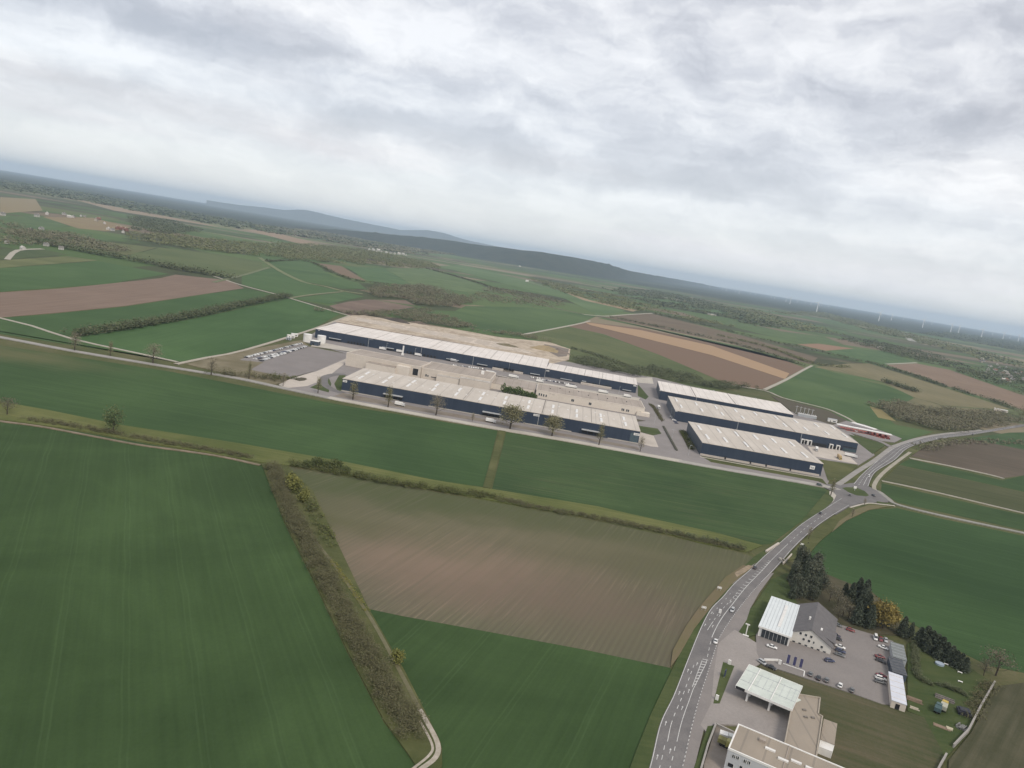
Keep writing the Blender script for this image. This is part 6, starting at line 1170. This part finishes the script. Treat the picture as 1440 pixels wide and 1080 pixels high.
for i, (x, y, s_, w_, r_) in enumerate(((4, 303, 1.6, Wc, Gc), (52, 305, 1.7, Wc, Gc), (66, 302, 1.8, Wc, Wc), (90, 302, 1.5, Wc, Gc), (97, 306, 1.6, Wc, Wc), (103, 306, 1.5, Wc, Gc), (114, 304.5, 1.3, Wc, Dc), (119, 305.5, 1.2, Cc_, Gc), (135, 311, 2.0, Cc_, Rc), (139, 309, 1.6, Rc, Rc), (147, 315, 1.3, Wc, Wc), (152, 323, 1.4, Wc, Wc), (158, 324.5, 1.4, Wc, Gc), (165, 322.5, 1.8, Rc, Rc), (171, 323.5, 1.9, Rc, Rc), (177, 325, 1.8, Rc, Rc), (173, 327.5, 1.5, Wc, Gc), (43, 325, 1.3, Cc_, Dc), (58, 323.5, 1.3, Wc, Gc), (78, 332, 1.1, Wc, Gc), (92, 333.5, 1.0, Cc_, Rc), (65, 346, 1.1, Wc, Gc), (86, 351, 1.1, Wc, Gc), (10, 342.5, 1.1, Wc, Gc), (32, 351, 1.1, Wc, Wc))):
    house((x, y), s_, w_, r_, ('red roofed' if r_ == Rc else 'white roofed' if r_ == Wc else 'grey roofed')+' house of the hamlet on the left slopes', 'houses of the left hamlet')
for i, (x, y, s_, r_) in enumerate(((519, 352, 2.0, Wc), (525, 352.5, 2.2, Wc), (532, 353, 2.4, Wc), (536, 354.5, 1.8, Gc), (543, 356, 1.6, Wc), (549, 356.5, 1.8, Gc), (555, 357.5, 2.0, Wc), (561, 358, 2.2, Wc), (567, 358.5, 2.2, Wc), (571, 359.5, 1.6, Wc), (529, 355, 1.5, Wc))): house((x, y), s_, Wc, r_, 'white farm building of the cluster on the ridge in the middle', 'white farm cluster')
for i in range(46):
    x = random.uniform(1376, 1452); y = 506+(x-1376)*.36+random.uniform(-3, 17); g__ = random.random(); s_ = random.uniform(.9, 1.5)
    rr = (Rc, Gc, Dc, (.36, .30, .27), Wc)[i % 5]; ww = Wc if g__ < .6 else Cc_
    house((x, y), s_, ww, rr, ('red', 'grey', 'dark', 'tan', 'white')[i % 5]+' roofed house among the trees of the village at the right edge', 'houses of the right village')
TUR = plain('turbine_white', (.80, .80, .80), (.74, .74, .74), .05, .5)
tu = empty('wind_turbine', (0, 0, 0)); MB().tube([(0, 0, 0), (0, 0, 60), (0, 0, 119)], [6.4, 5.0, 3.2], 12).build('tower', TUR, tu); MB().box(-3.4, 3.4, -4.0, 9.5, 117.5, 124).build('nacelle', TUR, tu)
hb = MB().tube([(0, -4.01, 120.8), (0, -7.2, 120.8)], [2.2, 1.2], 10).build('hub', TUR, tu)
def blade(a):
    b = MB(); rows = []
    for q_, c2, th in ((.02, 3.0, 1.8), (.2, 6.4, 1.4), (.5, 4.4, .8), (.8, 2.8, .5), (1, 1.0, .2)):
        r = 58*q_; ca, sa = math.sin(a), math.cos(a); o = Vector((ca*r, -5.6, 120.8+sa*r)); s_ = Vector((sa, 0, -ca)); n_ = Vector((0, 1, 0)); rows.append([o-s_*c2*.35, o+n_*th*.5, o+s_*c2*.65, o-n_*th*.5])
    b.add([v for r in rows for v in r], [(i*4+k, i*4+(k+1) % 4, i*4+4+(k+1) % 4, i*4+4+k) for i in range(4) for k in range(4)]+[(16, 17, 18, 19), (3, 2, 1, 0)]); b.build('blade', TUR, hb)
for k in range(3): blade(.5+k*2.0944)
ft = True
def turbine(px, pxh, label, sc=None):           # pxh: height with blades in photo pixels, 178 m in the world
    global ft
    t_ = tu if ft else copy_tree(tu); ft = False
    d = 178*FOC/pxh*(sc or 1); hy = 234+.1635*px; py = hy+CAMH*FOC/d/cr
    p = at(px, py); t_.location = (p[0], p[1], 0); t_.scale = ((sc or 1),)*3; t_.rotation_euler = (0, 0, R(random.uniform(-35, 35))); tag(t_, label, 'wind turbine', 'wind turbines on the horizon')
for x, hh, l in ((1148, 20, 'nearest white wind turbine, standing left of all the large ones'), (1235.5, 18, 'large wind turbine right of the nearest one'), (1253, 14, 'fainter wind turbine just right of the large one'), (1297, 17, 'wind turbine alone between the two right hand groups'), (1336.5, 17, 'left one of the pair of wind turbines near the right edge'), (1347.5, 16, 'right one of the pair of wind turbines near the right edge'), (1379.5, 18, 'tall wind turbine before the last faint ones at the right edge'), (1410, 15, 'faint wind turbine second from the right edge'), (1431, 16, 'faint wind turbine closest to the right edge'), (1110.5, 14, 'wind turbine left of the nearest white one')): turbine(x, hh, l)
for x, hh in ((998, 7), (1003, 6), (1016, 7), (1021, 8), (1029, 6), (1034, 7), (1039, 9), (1055, 7), (1062, 7), (1084, 7), (1089, 8), (1105, 9), (1121, 8), (1132, 7), (1140, 8), (1155, 7), (1165, 7), (930, 5), (934, 6), (700, 6), (712, 6), (690, 5), (1270, 8), (1310, 8), (1395, 9), (1420, 9)): turbine(x, hh, 'tiny faint wind turbine in the far line along the horizon', .8)

# ------------------------------------------------------------------ the air between here and the horizon
b = MB().box(-46000, 46000, -46000, 46000, -3.5, 450); hz = b.build('haze'); hz['kind'] = 'stuff'
hm = bpy.data.materials.new('air'); hm.use_nodes = True; t = NT(hm.node_tree)
pv = t.n('ShaderNodeVolumePrincipled', {'Color': (.66, .82, 1.0, 1), 'Density': 4.3e-5, 'Anisotropy': .2}); t.n('ShaderNodeOutputMaterial', {1: pv.outputs[0]})
hz.data.materials.append(hm)
for o in C.objects:
    for k in ('paint', 'paint2'):
        if k in o: del o[k]
